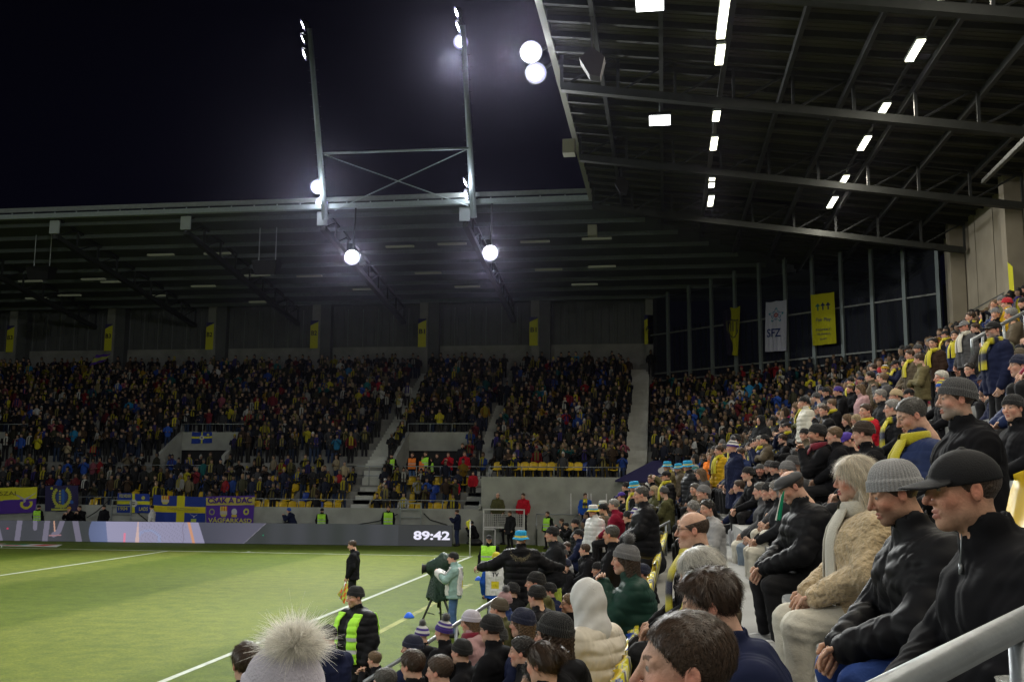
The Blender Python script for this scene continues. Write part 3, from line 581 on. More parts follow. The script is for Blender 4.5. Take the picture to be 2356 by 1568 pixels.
# hanging flags at the glazing
def PW(x, y): return onpl(x, y, wl_(0, 0, .45), (1, 1, 0))
def ff1(u, v):
    c = np.tile(np.array([.3, .29, .01]), (len(u), 1)); c[u < .4*(1-.0*v)+.12*np.sin(v*9)] = (.012, .01, .03)
    w = .34*np.clip((v-.36)*5, 0, 1)**.6; du = np.abs(u-.55); m = (np.abs(du-w) < .04) & (v > .36) & (v < .75); c[m] = (.05, .05, .03); c[(np.abs(v-.74) < .012) & (du < .34)] = (.05, .05, .03)
    c[(np.sin(u*34) > .55) & (v > .5) & (v < .72) & (du < .28)] = (.08, .08, .03); return c
hangcloth('hanging_flag', 'folded dark and yellow flag with a shield, leftmost of three at the glazing', 'flag', [PW(1674, 816), PW(1700, 817), PW(1703, 703), PW(1660, 710)], ff1, 50, 100, .08)
def ff2(u, v):
    c = np.tile(np.array([.42, .43, .55]), (len(u), 1)); x = (u-.5); y = (v-.72)*2.45; r = np.hypot(x, y); a = np.arctan2(y, x)
    star = .19+.14*np.cos(5*(a-1.57)); m = np.abs(r-star) < .035; c[m] = (.02, .05, .22); c[m & (np.sin(a*5+1) > .4)] = (.01, .2, .25)
    m = np.abs(r-(.16-.07*np.cos(5*(a-1.57)))) < .02; c[m] = (.02, .12, .3); m = r < .10; c[m] = (.35, .06, .07); c[r < .05] = (.5, .35, .35); return c
o = hangcloth('hanging_flag', 'white flag with a blue star emblem reading SFZ at the glazing', 'flag', [PW(1760, 809), PW(1810, 806), PW(1810, 689), PW(1762, 695)], ff2, 50, 120, .03)
P_, Q_ = PW(1766, 766.5), PW(1798, 764); nf = np.array([-.7071, -.7071, 0])*.06
facing_text('lettering', 'SFZ', .6, mat('ink_navy', (.02, .04, .16), .8), (P_+Q_)/2+nf, Q_-P_, o, bold=.01, fit=(float(np.linalg.norm(Q_-P_)), .5))
def ff3(u, v):
    c = np.tile(np.array([.46, .44, .012]), (len(u), 1))
    for k, col in ((.28, (.02, .12, .12)), (.5, (.015, .03, .1)), (.72, (.015, .02, .09))):
        c[(np.hypot((u-k)*1., (v-.79)*2.) < .055)] = col; c[(np.abs(u-k) < .09) & (np.abs(v-.77) < .015)] = col; c[(np.abs(u-k) < .03) & (v < .78) & (v > .67)] = col
    return c
o = hangcloth('hanging_flag', 'bright yellow flag with three figures and the words Fair Play', 'flag', [PW(1870, 795), PW(1925, 789), PW(1919, 671), PW(1865, 678)], ff3, 50, 100, .02)
ink = mat('ink_navy', (.02, .04, .16), .8)
for s_, y_, w_, h_ in (('Fair Play', 736, 34, .26), ('RESPEKT', 758, 34, .11), ('TOLERANCIA', 768, 32, .1), ('ŠPORT', 779, 16, .1)):
    P_, Q_ = PW(1896-w_/2, y_+1), PW(1896+w_/2, y_-1.2); facing_text('lettering', s_, .3, ink, (P_+Q_)/2+nf, Q_-P_, o, fit=(float(np.linalg.norm(Q_-P_)), h_))
# ================================================================ side stand (the one the camera sits in)
ss = thing('side_grandstand', 'roofed side grandstand full of seated fans on the right', 'grandstand', (14, -25, 0))
def zt(r): return 1.79+.4*r
def xr(r): return 8.45+.76*r
t = MB()
for r in range(-5, 19):
    ye = 6.8 if r < 12 else 6.8+ (0)
    t.box((xr(r)-.45, -60, -.2), (xr(r)+.31, ye, zt(r)))
t.box((xr(18)+.31, -60, 0), (22.6, 9.5, zt(18)))
wpart('terrace', t.mesh('terrace', M_CONC2), ss)
# corner terrace rising to the glazing
t = MB()
for k in range(17):
    q0 = 1.2+k*.72; z = 3.5+.33*k
    t.bar(np.array([7.5+q0*.7071, 8+q0*.7071, z/2])+np.array([-.7071, .7071, 0])*(-13), np.array([7.5+q0*.7071, 8+q0*.7071, z/2])+np.array([-.7071, .7071, 0])*(min(q0, 12)-.3), .72, z)
tag(wpart('corner_terrace', t.mesh('corner_terrace', M_CONC2), ss))
b = MB()
for i, y in enumerate(np.arange(9.6, -60, -2.6)):
    b.box((22.6, y-2.5, 6), (22.9, y, 15.9), 0); b.box((22.75, y-2.6, 6), (22.9, y-2.5, 15.9), 1)
b.box((22.585, -60, 11.2), (22.6, 9.6, 11.25), 1)
wpart('back_wall', b.mesh('back_wall', [M_PANEL, M_CLAD]), ss)
for y in (6.3, -1.6, -9.5, -17.4):
    b = MB(); b.box((21.9, y-.3, 7), (22.55, y+.3, 15.8)); wpart('column', b.mesh('column', M_PANEL), ss)
def fy(u, v): return np.tile(YEL, (len(u), 1))
p = onp(2330, 650, 0, 21.85)
hangcloth('section_banner', 'narrow yellow banner on the concrete column above the side stand', 'banner', [(21.8, p[1]-.25, p[2]-1.3), (21.8, p[1]+.3, p[2]-1.3), (21.8, p[1]+.3, p[2]+.9), (21.8, p[1]-.25, p[2]+.6)], fy, 6, 10, .02)
b = MB(); YS = -62
b.add([(XE, YS, zr(0)), (XE, YE, zr(0)), (XE+D_, YE+D_, zr(D_)), (XE+D_, YS, zr(D_)), (XE, YS, zr(0)+.2), (XE, YE, zr(0)+.2), (XE+D_, YE+D_, zr(D_)+.2), (XE+D_, YS, zr(D_)+.2)], [(0, 1, 2, 3), (7, 6, 5, 4), (4, 5, 1, 0), (2, 6, 7, 3), (3, 7, 4, 0)])
wpart('roof', b.mesh('roof', M_DECK), ss)
pb = MB()
for d in np.arange(1.5, 18, 2.05): pb.bar((XE+d, YS, zr(d)-.36), (XE+d, YE+d, zr(d)-.36), .14, .24)
wpart('purlins', pb.mesh('purlins', M_DSTEEL), ss)
pb = MB()
for y in np.arange(-30, 26, 1.18): d0 = max(0, y-YE); pb.bar((XE+d0, y, zr(d0)-.1), (XE+17.9, y, zr(17.9)-.1), .16, .2)
wpart('roof_ribs', pb.mesh('ribs', mat('rib_dark', (.035, .037, .035), .7, var=.1)), ss)
pb = MB()
for y in np.arange(-30, 8, .295): pb.bar((XE+.05, y, zr(.05)-.012), (XE+17.9, y, zr(17.9)-.012), .09, .024)
wpart('deck_corrugation', pb.mesh('corr', M_DECK), ss)
b = MB(); b.box((XE-.18, YS, zr(0)+.2), (XE-.04, YE-.3, zr(0)+.4)); b.box((XE-.22, YS, zr(0)-.2), (XE-.004, YE-.3, zr(0)+.1), 1)
for y in np.arange(-40, YE-1, 1.3): b.bar((XE-.12, y, zr(0)+.05), (XE-.12, y, zr(0)+.3), .06, .06)
wpart('roof_edge_gutter', b.mesh('roof_edge', [M_STEEL, mat('edge_beam_warm', (.30, .30, .26), .5, .3)]), ss)
for y in (-26.2, -18.3, -10.4, -2.5, 5.4):
    truss('roof_truss', (XE+.15, y, 16.72), (22.4, y, 14.05), 1.35, ss, n=9, w=.3)
for (px, py, y) in ((1312, 300, -6.6), (1365, 440, 5)):
    p = onp(px, py, 0, XE-.25); b = MB(); b.box((-.35, -.3, -.3), (.15, .3, .3)); o = tag(link('speaker_box', b.mesh('speaker_box', mat('beige_box', (.36, .35, .28), .6)), None, (XE-.2, p[1], 17.1 if py < 400 else 17.0)), 'pale box clamped to the side roof edge, %s' % ('nearer one' if py < 400 else 'farther one by the corner'), 'box')
# diagonal strut at upper right
b = MB(); P_ = onp(2262, 418, 0, 19.5); Q_ = onp(2356, 325, 0, 17.8); b.bar(P_, P_+(Q_-P_)*1.6, .12, .12); tag(wpart('strut', b.mesh('strut', M_TRUSS), ss))
# lit strip lamps
STR = [(10.1, -17.9, -15.3), (10.15, -14.9, -13.4), (10.3, -9.36, -8.35), (10.36, -6.6, -5.1), (10.5, -1.35, -.95), (10.52, -.6, .1), (10.6, 1.45, 3.2),
 (15.75, -18.2, -17.0), (15.85, -14.5, -12.9), (15.95, -9.4, -8.3), (15.98, -6, -4.35), (16.05, -1., .7), (16.13, 2.3, 4.2), (22.05, 1.8, 3.5)]
pos = ['first', 'second', 'third', 'fourth', 'fifth', 'sixth', 'seventh']
for i, (x, ya, yb) in enumerate(STR):
    row = 'left' if i < 7 else ('middle' if i < 13 else 'right'); L_ = yb-ya
    lb = 'lit strip lamp under the side roof, %s from the front in the %s row' % (pos[i if i < 7 else i-7] if i < 13 else 'only one', row)
    o = thing('strip_lamp', lb, 'strip lamp', (x, (ya+yb)/2, 16.0), 'lit strip lamps under the side roof')
    b = MB(); b.box((-.14, -L_/2, 0), (.14, L_/2, .08)); link('housing', b.mesh('h', M_STEEL), o)
    b = MB(); b.box((-.115, -L_/2+.03, -.03), (.115, L_/2-.03, -.002)); link('diffuser', b.mesh('d', M_STRIP), o)
b = MB(); 
for x in (10.3, 16.0): b.bar((x, -30, 16.14), (x, 5, 16.14), .1, .08)
wpart('lamp_tray', b.mesh('tray', M_DSTEEL), ss)
for (px, py) in ((1495, 4), (1518, 274)):
    p = onp(px, py, 2, 16.5); o = thing('square_floodlight', 'white square floodlight on the side roof %s' % ('cut by the top edge of the view' if py < 100 else 'just below the first roof beam'), 'floodlight', tuple(p))
    b = MB(); b.add([(-.42, -.35, .05), (.42, -.35, .05), (.42, .35, -.1), (-.42, .35, -.1), (-.42, -.35, .15), (.42, -.35, .15), (.42, .35, .02), (-.42, .35, .02)], [(3, 2, 1, 0), (4, 5, 6, 7), (0, 1, 5, 4), (1, 2, 6, 5), (2, 3, 7, 6), (3, 0, 4, 7)], 0)
    link('housing', b.mesh('h', M_BLACK), o); b = MB(); b.add([(-.38, -.32, .03), (-.38, .32, -.12), (.38, .32, -.12), (.38, -.32, .03)], [(0, 1, 2, 3)]); me = b.mesh('l', M_SQL); o2 = link('lens', me, o); o2.location = (0, 0, -.01)
    b = MB(); b.tube([(0, 0, .1), (0, 0, 1.0)], .03, 6); link('bracket', b.mesh('b', M_STEEL), o)
for (px, py, s_) in ((1362, 148, 1.), (1430, 427, 1.)):
    p = onp(px, py, 0, 6.6); o = thing('loudspeaker', 'dark loudspeaker cluster hanging from the side roof, %s' % ('nearest the camera' if py < 200 else 'nearer the corner'), 'loudspeaker', tuple(p))
    b = MB(); b.add([(p_[0]*.62, p_[1]*.62, p_[2]*.7) for p_ in [(-.5, -.45, .1), (.0, -.5, .5), (.55, -.4, .15), (.35, -.3, -.6), (-.1, -.35, -.5), (-.5, .35, .1), (.0, .4, .5), (.55, .4, .15), (.35, .3, -.6), (-.1, .35, -.5)]],
      [(0, 1, 2, 3, 4), (9, 8, 7, 6, 5), (0, 5, 6, 1), (1, 6, 7, 2), (2, 7, 8, 3), (3, 8, 9, 4), (4, 9, 5, 0)]); link('cabinet', b.mesh('c', mat('speaker_dark', (.028, .025, .035), .7)), o)
    b = MB(); b.tube([(0, 0, .4), (0, 0, 1.3)], .04, 6); link('hanger', b.mesh('h', M_DSTEEL), o)
# the light of the strip lamps, in view and further along the rows behind the camera
LS = [(x, (ya+yb)/2, yb-ya) for x, ya, yb in STR]+[(x, y, 2.0) for x in (10.2, 15.9, 22.) for y in (-58, -50.5, -46, -42.5, -38.5, -34.5, -30.5, -27, -22.5)]+[(22., -17.5, 2.), (22., -14, 2.), (22., -9, 2.), (22., -5, 2.)]
for x, y, L_ in LS:
    l = light('strip_light_glow', 'AREA', (x, y, 15.965), 95*L_, (1., .93, .78)); l.data.shape = 'RECTANGLE'; l.data.size = .22; l.data.size_y = max(.2, L_-.06)
# ================================================================ floodlight masts
M_MAST = mat('mast_steel', (.36, .42, .44), .45, .4, var=.06)
def lamp_head(parent, p, aim, r=.3, depth=.25):
    q = Vector(aim).normalized().to_track_quat('-Z', 'Y'); lc = Vector(p)-Vector(parent.location)
    b = MB(); n = 20
    prof = [(r*1.05, -.02), (r*1.08, .02), (r*.95, depth*.5), (r*.55, depth), (r*.3, depth*1.3)]
    vs = [(math.cos(2*math.pi*j/n)*rr, math.sin(2*math.pi*j/n)*rr, z) for rr, z in prof for j in range(n)]
    b.add(vs, [(i*n+j, i*n+(j+1) % n, (i+1)*n+(j+1) % n, (i+1)*n+j) for i in range(len(prof)-1) for j in range(n)]+[tuple((len(prof)-1)*n+j for j in range(n))])
    me = b.mesh('lamp_housing', M_DSTEEL, True)
    h = link('lamp_housing', me, parent); h.location = lc; h.rotation_mode = 'QUATERNION'; h.rotation_quaternion = q
    b = MB(); rs = [.0, .62, .74, .86, 1.]
    for q_, (r0, r1) in enumerate(zip(rs, rs[1:])): b.add([(math.cos(2*math.pi*j/n)*r*rr, math.sin(2*math.pi*j/n)*r*rr, -.015) for rr in (max(r0, .001), r1) for j in range(n)], [((j+1) % n, j, n+j, n+(j+1) % n) for j in range(n)], q_)
    h2 = link('lamp_glass', b.mesh('lamp_glass', [M_LAMP]+[mat('lamp_fade_ring', (.5, .5, .6), .3, emit=c_, es=1.) for c_ in ((.95, .93, 1.), (.50, .46, .78), (.20, .17, .42))]), h)  # outer rings: glow falloff put into dimmer violet emission, softening the disc edge
def mast(label, base, top, heads, extra=()):
    o = thing('floodlight_mast', label, 'floodlight mast', tuple(base)); b = MB(); b.tube([base, top], [.17, .13], 14); wpart('pole', b.mesh('pole', M_MAST, True), o)
    b = MB(); base = np.array(base); top = np.array(top)
    for t in np.linspace(.1, .85, 13): p = base+(top-base)*t; b.bar(p, p+(.28, 0, 0), .03, .03); b.bar(p, p-(.28, 0, 0), .03, .03)
    wpart('climbing_rungs', b.mesh('rungs', M_DSTEEL), o)
    b = MB()
    for (p, aim, r) in heads:
        t = np.clip(((p-base)@(top-base))/((top-base)@(top-base)), 0, 1); b.bar(base+(top-base)*t, p+np.array([.02, .15, .0]), .09, .09)
        lamp_head(o, p, aim, r)
    wpart('bracket', b.mesh('bracket', M_DSTEEL), o); return o
B1 = (-9.68, 7.8, 17.15); T1 = (-9.68, 4.42, 26.5); B2 = (-1.49, 7.8, 17.0); T2 = (-1.49, 4.25, 26.1)
def LX(px, py, x): return onp(px, py, 0, x)
sa = (-.55, -.62, -.62); far_ = (-.93, -.25, -.45)
mast('left floodlight mast leaning over the end stand roof', B1, T1, [(LX(697, 58, -10.1), far_, .32), (LX(697, 90, -10.1), far_, .3), (LX(700, 125, -10.1), (-.9, -.35, -.4), .34), (LX(731, 430, -10.0), (.25, -.9, -.45), .38), (LX(740, 467, -9.9), (.25, -.9, -.4), .34)])
mast('right floodlight mast leaning over the end stand roof', B2, T2, [(LX(1051, 30, -1.9), far_, .34), (LX(1054, 62, -1.9), far_, .34), (LX(1060, 97, -1.85), (.2, -.9, -.4), .38), (LX(1071, 420, -1.9), far_, .3), (LX(1073, 450, -1.9), (-.9, -.4, -.3), .34)])
br = thing('mast_bracing', 'steel tie bar and crossed cables between the two floodlight masts', 'bracing', B1)
b = MB(); b.tube([LX(745, 353, -9.68), LX(1077, 341, -1.49)], .07, 8); wpart('tie_bar', b.mesh('tie', M_MAST, True), br)
b = MB(); b.tube([LX(745, 356, -9.68), onp(1078, 474, 1, 7.6)], .03, 6); b.tube([LX(1075, 343, -1.49), onp(770, 484, 1, 7.6)], .03, 6); wpart('cross_cable', b.mesh('cable', M_MAST), br)
for (px, py, lb) in ((810, 592, 'glaring floodlight hung under the end roof beside the left mast'), (1128, 582, 'glaring floodlight hung under the end roof beside the right mast')):
    p = onp(px, py, 1, 7.3); o = thing('hanging_floodlight', lb, 'floodlight', tuple(p)); lamp_head(o, p, (.25, -.9, -.3), .40, .3)
    b = MB(); b.tube([(p[0], p[1]+.1, p[2]), (p[0], 7.7, 17.7)], .05, 8); wpart('hanger', b.mesh('hanger', M_DSTEEL, True), o)
o = thing('roof_floodlight', 'pair of glaring floodlights on the side roof edge', 'floodlight', (4.4, -12, 17.6))
for px, py in ((1222, 120), (1233, 168)):
    p = onp(px, py, 0, 4.1); lamp_head(o, p, (-.4, -.75, -.25) if False else (.1, -.95, -.3), .36, .3); b = MB(); b.bar(p+(0, .2, 0), (4.75, p[1]+.4, 17.9), .09, .09); wpart('bracket', b.mesh('br', M_DSTEEL), o)
# ================================================================ railings of the side stand
def rail2(label, P, Q, h=.95, n=4, r=.03, name='stair_handrail', drop=None):
    P = np.array(P, float); Q = np.array(Q, float); o = thing(name, label, 'handrail', tuple(P-np.array([0, 0, h]))); b = MB(); b.tube([P-np.array([0, 0, .25]), P, Q, Q-np.array([0, 0, .25])], r, 12); wpart('rail', b.mesh('rail', M_RAIL, True), o)
    for i in range(n):
        c = P+(Q-P)*(i+.5)/n; b = MB(); b.tube([c, c-np.array([0, 0, h])], r*.8, 8); wpart('post', b.mesh('post', M_RAIL, True), o)
Q_ = atD(2400, 1408, 2.05); P_ = atD(2040, 1592, 1.62)
dd = (Q_-P_)/np.linalg.norm(Q_-P_); rail2('thick steel handrail crossing the bottom right corner close to the camera', P_-dd*.5, Q_+dd*.9, .9, 3, .028)
rail2('steel handrail climbing from the pitch between the seated fans at the front', atD(838, 1568, 12.6), atD(1163, 1364, 14.2), .9, 4, .028)
rail2('pale handrail high on the right below the red beanie', atD(2236, 782, 17), atD(2380, 706, 17.6), .9, 3, .03)
rail2('handrail in front of the standing fans in white and dark coats', atD(1780, 1036, 26), atD(1842, 1012, 26), .9, 2, .028)
rail2('short handrail beside the fans in light blue hats', atD(1507, 1178, 26), atD(1534, 1163, 26.4), .9, 2, .028)
rail2('short handrail behind the man with glasses', atD(1508, 1216, 21), atD(1540, 1199, 21.4), .9, 2, .028)
# seats
def seat_mesh(name, matl):
    b = MB(); n = 9
    prof = [(-.40, .0, 0), (-.38, .03, .44), (-.1, .02, .43), (.0, .02, .45), (.05, .06, .55), (.09, .2, .66), (.11, .3, .76), (.10, .34, .80)]
    pts = [(-.44, .42), (-.42, .45), (-.2, .435), (-.04, .44), (.03, .50), (.07, .62), (.10, .74), (.115, .82), (.10, .845)]
    vs = []
    for i, (x, z) in enumerate(pts):
        for j in range(n):
            s = (j/(n-1)*2-1); edge = abs(s)**3; w = .225*(1 if i < 7 else (.93 if i == 7 else .75))
            vs.append((x-.05*edge*(1 if i > 3 else 0), s*w, z+.03*edge*(i < 5)-.03*(edge if i > 6 else 0)))
    fs_ = [(i*n+j, i*n+j+1, (i+1)*n+j+1, (i+1)*n+j) for i in range(len(pts)-1) for j in range(n-1)]
    m = len(vs); vs += [(x+(.03 if z > .46 else 0), y, z-(.03 if z <= .46 else 0)) for x, y, z in vs]; fs_ += [tuple(m+q for q in f)[::-1] for f in fs_]
    bd = [j for j in range(n)]+[i*n+n-1 for i in range(1, len(pts))]+[(len(pts)-1)*n+j for j in range(n-2, -1, -1)]+[i*n for i in range(len(pts)-2, 0, -1)]
    for q, w in zip(bd, bd[1:]+bd[:1]): fs_.append((q, m+q, m+w, w))
    b.add(vs, fs_); b.bar((-.1, 0, 0), (-.1, 0, .42), .06, .06); return b.mesh(name, matl, True)
ME_SY, ME_SB = seat_mesh('seat_y', M_SEATY), seat_mesh('seat_b', M_SEATB)
def add_seat(x, y, z, rot, blue, where):
    o = link('stadium_seat', ME_SB if blue else ME_SY, None, (x, y, z)); o.rotation_euler = (0, 0, rot)
    tag(o, '%s plastic stadium seat %s' % ('blue' if blue else 'yellow', where), 'seat', 'stadium seats %s' % where); return o
def cover_mesh(k):
    pal = [((.55, .50, .02), (.03, .03, .16), (.5, .5, .5)), ((.58, .50, .02), (.58, .50, .02), (.03, .04, .2)), ((.03, .05, .25), (.55, .5, .02), (.45, .45, .47))][k]; n = 16; prof = [(.055, .52), (.085, .66), (.115, .80), (.125, .865), (.15, .87), (.16, .80), (.135, .66), (.11, .56)]; V = []; C = []
    for i, (x, z) in enumerate(prof):
        for j in range(n): u = j/(n-1)*2-1; V.append((x-.05*abs(u)**3, u*.235, z-.035*abs(u)**3+.006*math.sin(j*1.7+i))); q = (j*3+i*2+k) % 11; C.append(pal[0] if q < 6 else (pal[1] if q < 9 else pal[2]))
    F = [(i*n+j, i*n+j+1, (i+1)*n+j+1, (i+1)*n+j) for i in range(len(prof)-1) for j in range(n-1)]; return npmesh('seat_cover', V, F, M_VCOL, np.array(C))
COVERS = [cover_mesh(k) for k in range(3)]
for i in range(50):
    D_s = 5.0+i*.5; y = CP[1]+D_s*.985
    if abs(y+30) < .6: continue
    x = 8.33-.248+(D_s-5.86)*.0174-.15; o = add_seat(x, y, 1.39, 0, rng.random() < .2, 'in the side stand row before the camera')
    link('seat_cover', COVERS[(i*7) % 3 if i % 4 else 0], o)
p = atD(2345, 1108, 4.6); add_seat(p[0]-.02, p[1], p[2]-.78, 0, False, 'beside the coat of the grey bearded fan')
SEATS_FAR = []
for r in range(4):
    for i in range(44):
        x = -23+i*.5
        if any(a-.3 < x < c+.3 for a, c in AISLES): continue
        if r in (1, 2) and i % 2: continue
        SEATS_FAR.append((x, 8.95+.8*r, 1.2+.45*r))
for i in range(14): SEATS_FAR.append((-.5+i*.48, 10.2, 3.36))
for x, y, z in SEATS_FAR[:150]: add_seat(x, y+.2, z, math.pi/2, rng.random() < .12, 'in the end stand')

# ================================================================ signed-distance modelling of people
def smin(a, b, k):
    if k <= 0: return np.minimum(a, b)
    h = np.clip(.5+.5*(b-a)/k, 0, 1); return b*(1-h)+a*h-k*h*(1-h)
def smax(a, b, k): return -smin(-a, -b, k)
def cone(P, a, b, ra, rb, sc=None):
    a = np.array(a, np.float32); b = np.array(b, np.float32)
    if sc is not None: sc = np.array(sc, np.float32); P = P*sc; a = a*sc; b = b*sc
    d = b-a; t = np.clip(((P-a)@d)/max(float(d@d), 1e-9), 0, 1); return np.sqrt(((P-a-t[:, None]*d)**2).sum(1))-(ra+(rb-ra)*t)
def ell(P, c, r):
    q = (P-np.array(c, np.float32)); r = np.array(r, np.float32); k0 = np.sqrt(((q/r)**2).sum(1)); k1 = np.sqrt(((q/(r*r))**2).sum(1)); return k0*(k0-1)/np.maximum(k1, 1e-6)
def nets(fn, lo, hi, h):
    lo = np.array(lo, np.float32); hi = np.array(hi, np.float32); n = np.ceil((hi-lo)/h).astype(int)+1
    ax = [lo[i]+h*np.arange(n[i], dtype=np.float32) for i in range(3)]
    G = np.stack(np.meshgrid(*ax, indexing='ij'), -1).reshape(-1, 3); D = fn(G).reshape(n).astype(np.float32)
    S = D < 0; c = np.zeros(n-1, np.int8)
    for i in (0, 1):
        for j in (0, 1):
            for k in (0, 1): c += S[i:n[0]-1+i, j:n[1]-1+j, k:n[2]-1+k]
    cell = (c > 0) & (c < 8); idx = -np.ones(cell.shape, np.int64); ijk = np.argwhere(cell); idx[cell] = np.arange(len(ijk))
    acc = np.zeros((len(ijk), 3), np.float32); cnt = np.zeros(len(ijk), np.float32)
    cor = [(i, j, k) for i in (0, 1) for j in (0, 1) for k in (0, 1)]
    for a in cor:
        for d in range(3):
            if a[d]: continue
            b = list(a); b[d] = 1
            da = D[ijk[:, 0]+a[0], ijk[:, 1]+a[1], ijk[:, 2]+a[2]]; db = D[ijk[:, 0]+b[0], ijk[:, 1]+b[1], ijk[:, 2]+b[2]]
            m = (da < 0) != (db < 0); t = np.where(m, da/np.where(m, da-db, 1), 0); p = ijk+np.array(a); p = p.astype(np.float32); p[:, d] += t
            acc += p*m[:, None]; cnt += m
    V = acc/cnt[:, None]*h+lo; F = []
    for d in range(3):
        sl = [slice(1, -1)]*3; sl[d] = slice(0, -1); s2 = list(sl); s2[d] = slice(1, None)
        A = S[tuple(sl)]; B = S[tuple(s2)]; e = np.argwhere(A != B)
        if not len(e): continue
        off = np.ones(3, int); off[d] = 0; e = e+off; u = (d+1) % 3; v = (d+2) % 3
        o = lambda du, dv: (lambda q: idx[q[:, 0], q[:, 1], q[:, 2]])(e-np.eye(3, dtype=int)[u]*du-np.eye(3, dtype=int)[v]*dv)
        q = np.stack([o(1, 1), o(0, 1), o(0, 0), o(1, 0)], 1); fl = ~S[e[:, 0], e[:, 1], e[:, 2]]; q[fl] = q[fl][:, ::-1]; F.append(q)
    F = np.concatenate(F); F = F[(F >= 0).all(1)]; return V, F
def wrinkle(P, amp, f=1., seed=0.):
    x, y, z = P[:, 0]*f, P[:, 1]*f, P[:, 2]*f
    return amp*(np.sin(23*x+9*np.sin(13*z+seed)+seed)*np.sin(19*y+7*z)+.7*np.sin(41*z+11*np.sin(17*y+seed)+8*x)+.5*np.sin(37*x+29*y+seed*2)*np.sin(53*z))
# ---- heads: origin at the centre of the skull, face towards +x
def head_sdf(P, var):
    w = {'m': 1., 'f': .93, 'h': 1.07, 'k': .95}[var]; Q = P.copy(); Q[:, 1] /= w; S = np.concatenate([Q[:, :1], np.abs(Q[:, 1:2]), Q[:, 2:]], 1)
    d = ell(Q, (-.014, 0, .034), (.097, .076, .086)); d = smin(d, ell(Q, (.026, 0, -.035), (.062, .057, .078)), .035)
    d = smin(d, ell(Q, (.062, 0, -.096), (.024, .024, .020)), .03); d = smin(d, ell(S, (.0, .046, -.062), (.03, .016, .028)), .035)
    if var == 'h': d = smin(d, ell(Q, (.015, 0, -.105), (.06, .06, .035)), .04)
    d = smin(d, cone(S, (.079, .004, .030), (.070, .048, .026), .011, .009), .018)
    d = smin(d, ell(S, (.058, .040, -.022), (.022, .02, .02)), .025)
    d = smax(d, -ell(S, (.096, .031, .012), (.017, .019, .013)), .014)
    d = smin(d, ell(S, (.0735, .031, .011), (.0135, .0145, .0125)), .004)
    d = smin(d, cone(S, (.079, .018, .0195), (.074, .044, .019), .0045, .004), .005)
    nl = .006 if var != 'f' else .0
    d = smin(d, cone(Q, (.086, 0, .020), (.105+nl, 0, -.026), .0075, .0115), .012); d = smin(d, ell(S, (.093, .012, -.032), (.011, .0075, .008)), .006)
    d = smin(d, cone(S, (.0905, 0, -.0575), (.080, .020, -.0605), .0072, .004), .008); d = smin(d, cone(S, (.0885, 0, -.0715), (.079, .018, -.0675), .0085, .004), .008)
    d = smax(d, -ell(S, (.098, 0, -.0645), (.014, .024, .0022)), .004)
    ear = ell(S, (-.012, .077, -.004), (.0175, .009, .029)); ear = smax(ear, -ell(S, (-.007, .088, .001), (.010, .010, .017)), .004); ear = smin(ear, ell(S, (-.009, .080, -.006), (.005, .004, .006)), .003); d = smin(d, ear, .006)
    nr = .055 if var != 'h' else .066
    d = smin(d, cone(Q, (-.028, 0, -.05), (-.045, 0, -.17), nr, nr*1.08), .02)
    d = smin(d, cone(Q, (-.045, 0, -.18), (-.06, 0, -.25), .056, .06, (1, .9, 1)), .03)
    return d
SKT = {'p': (.60, .37, .275), 't': (.56, .32, .215), 'r': (.62, .32, .24), 'd': (.36, .19, .12)}
def head_color(V, tone, stub, brow, var):
    c = np.tile(np.array(SKT[tone]), (len(V), 1)); ay = np.abs(V[:, 1])
    def g(cx, cy, cz, s): return np.exp(-(((V[:, 0]-cx)**2+(ay-cy)**2+(V[:, 2]-cz)**2)/(2*s*s)))[:, None]
    red = np.clip(g(.06, .045, -.03, .022)*.8+g(.11, 0, -.03, .014)*.9+g(-.01, .085, 0, .03)*.8, 0, 1); c = c*(1-red)+c*np.array([1.12, .72, .72])*red
    lip = np.clip(((np.abs(V[:, 2]+.0645) < .013) & (V[:, 0] > .079) & (ay < .021)).astype(float), 0, 1)[:, None]; c = c*(1-lip)+np.array([.40, .12, .10] if var == 'f' else [.40, .17, .13])*lip
    if brow is not None:
        m = ((np.abs(V[:, 2]-.033-.15*(ay-.03)*(ay < .03)) < .0052) & (V[:, 0] > .058) & (ay > .012) & (ay < .05)); c[m] = c[m]*.25+np.array(brow)*.75
    eye = np.sqrt((V[:, 0]-.0735)**2+(ay-.031)**2+(V[:, 2]-.011)**2); m = (eye < .0150) & (V[:, 0] > .0795) & (V[:, 2] < .0165) & (V[:, 2] > .0035); c[m] = (.27, .24, .22)
    m2 = m & (np.hypot(ay-.030, V[:, 2]-.0105) < .0055); c[m2] = (.03, .025, .02); m3 = m & (np.abs(V[:, 2]-.0185) < .003); c[m3] = (.08, .05, .04)
    if stub:
        s = np.clip((-.035-V[:, 2]+.5*(V[:, 0]-.04))*30, 0, 1)*np.clip((V[:, 2]+.135)*60, 0, 1)*(V[:, 0] > -.02)*(1-lip[:, 0]); s = s[:, None]*stub[0]; c = c*(1-s)+np.array(stub[1])*s
    return c
HCACHE = {}
def head_mesh(var, tone, stub=None, brow=(.06, .04, .03), res=.0045):
    k = (var, tone, stub, brow, res)
    if k not in HCACHE:
        kk = ('g', var, res)
        if kk not in HCACHE: HCACHE[kk] = nets(lambda P: head_sdf(P, var), (-.14, -.13, -.25), (.13, .13, .135), res)
        V, F = HCACHE[kk]; HCACHE[k] = npmesh('body', V, F, M_SKIN, head_color(V, tone, stub, brow, var))
    return HCACHE[k]
def cutA(P, x0=.085, z0=.062): return .717*(P[:, 0]-x0)-.697*(P[:, 2]-z0)
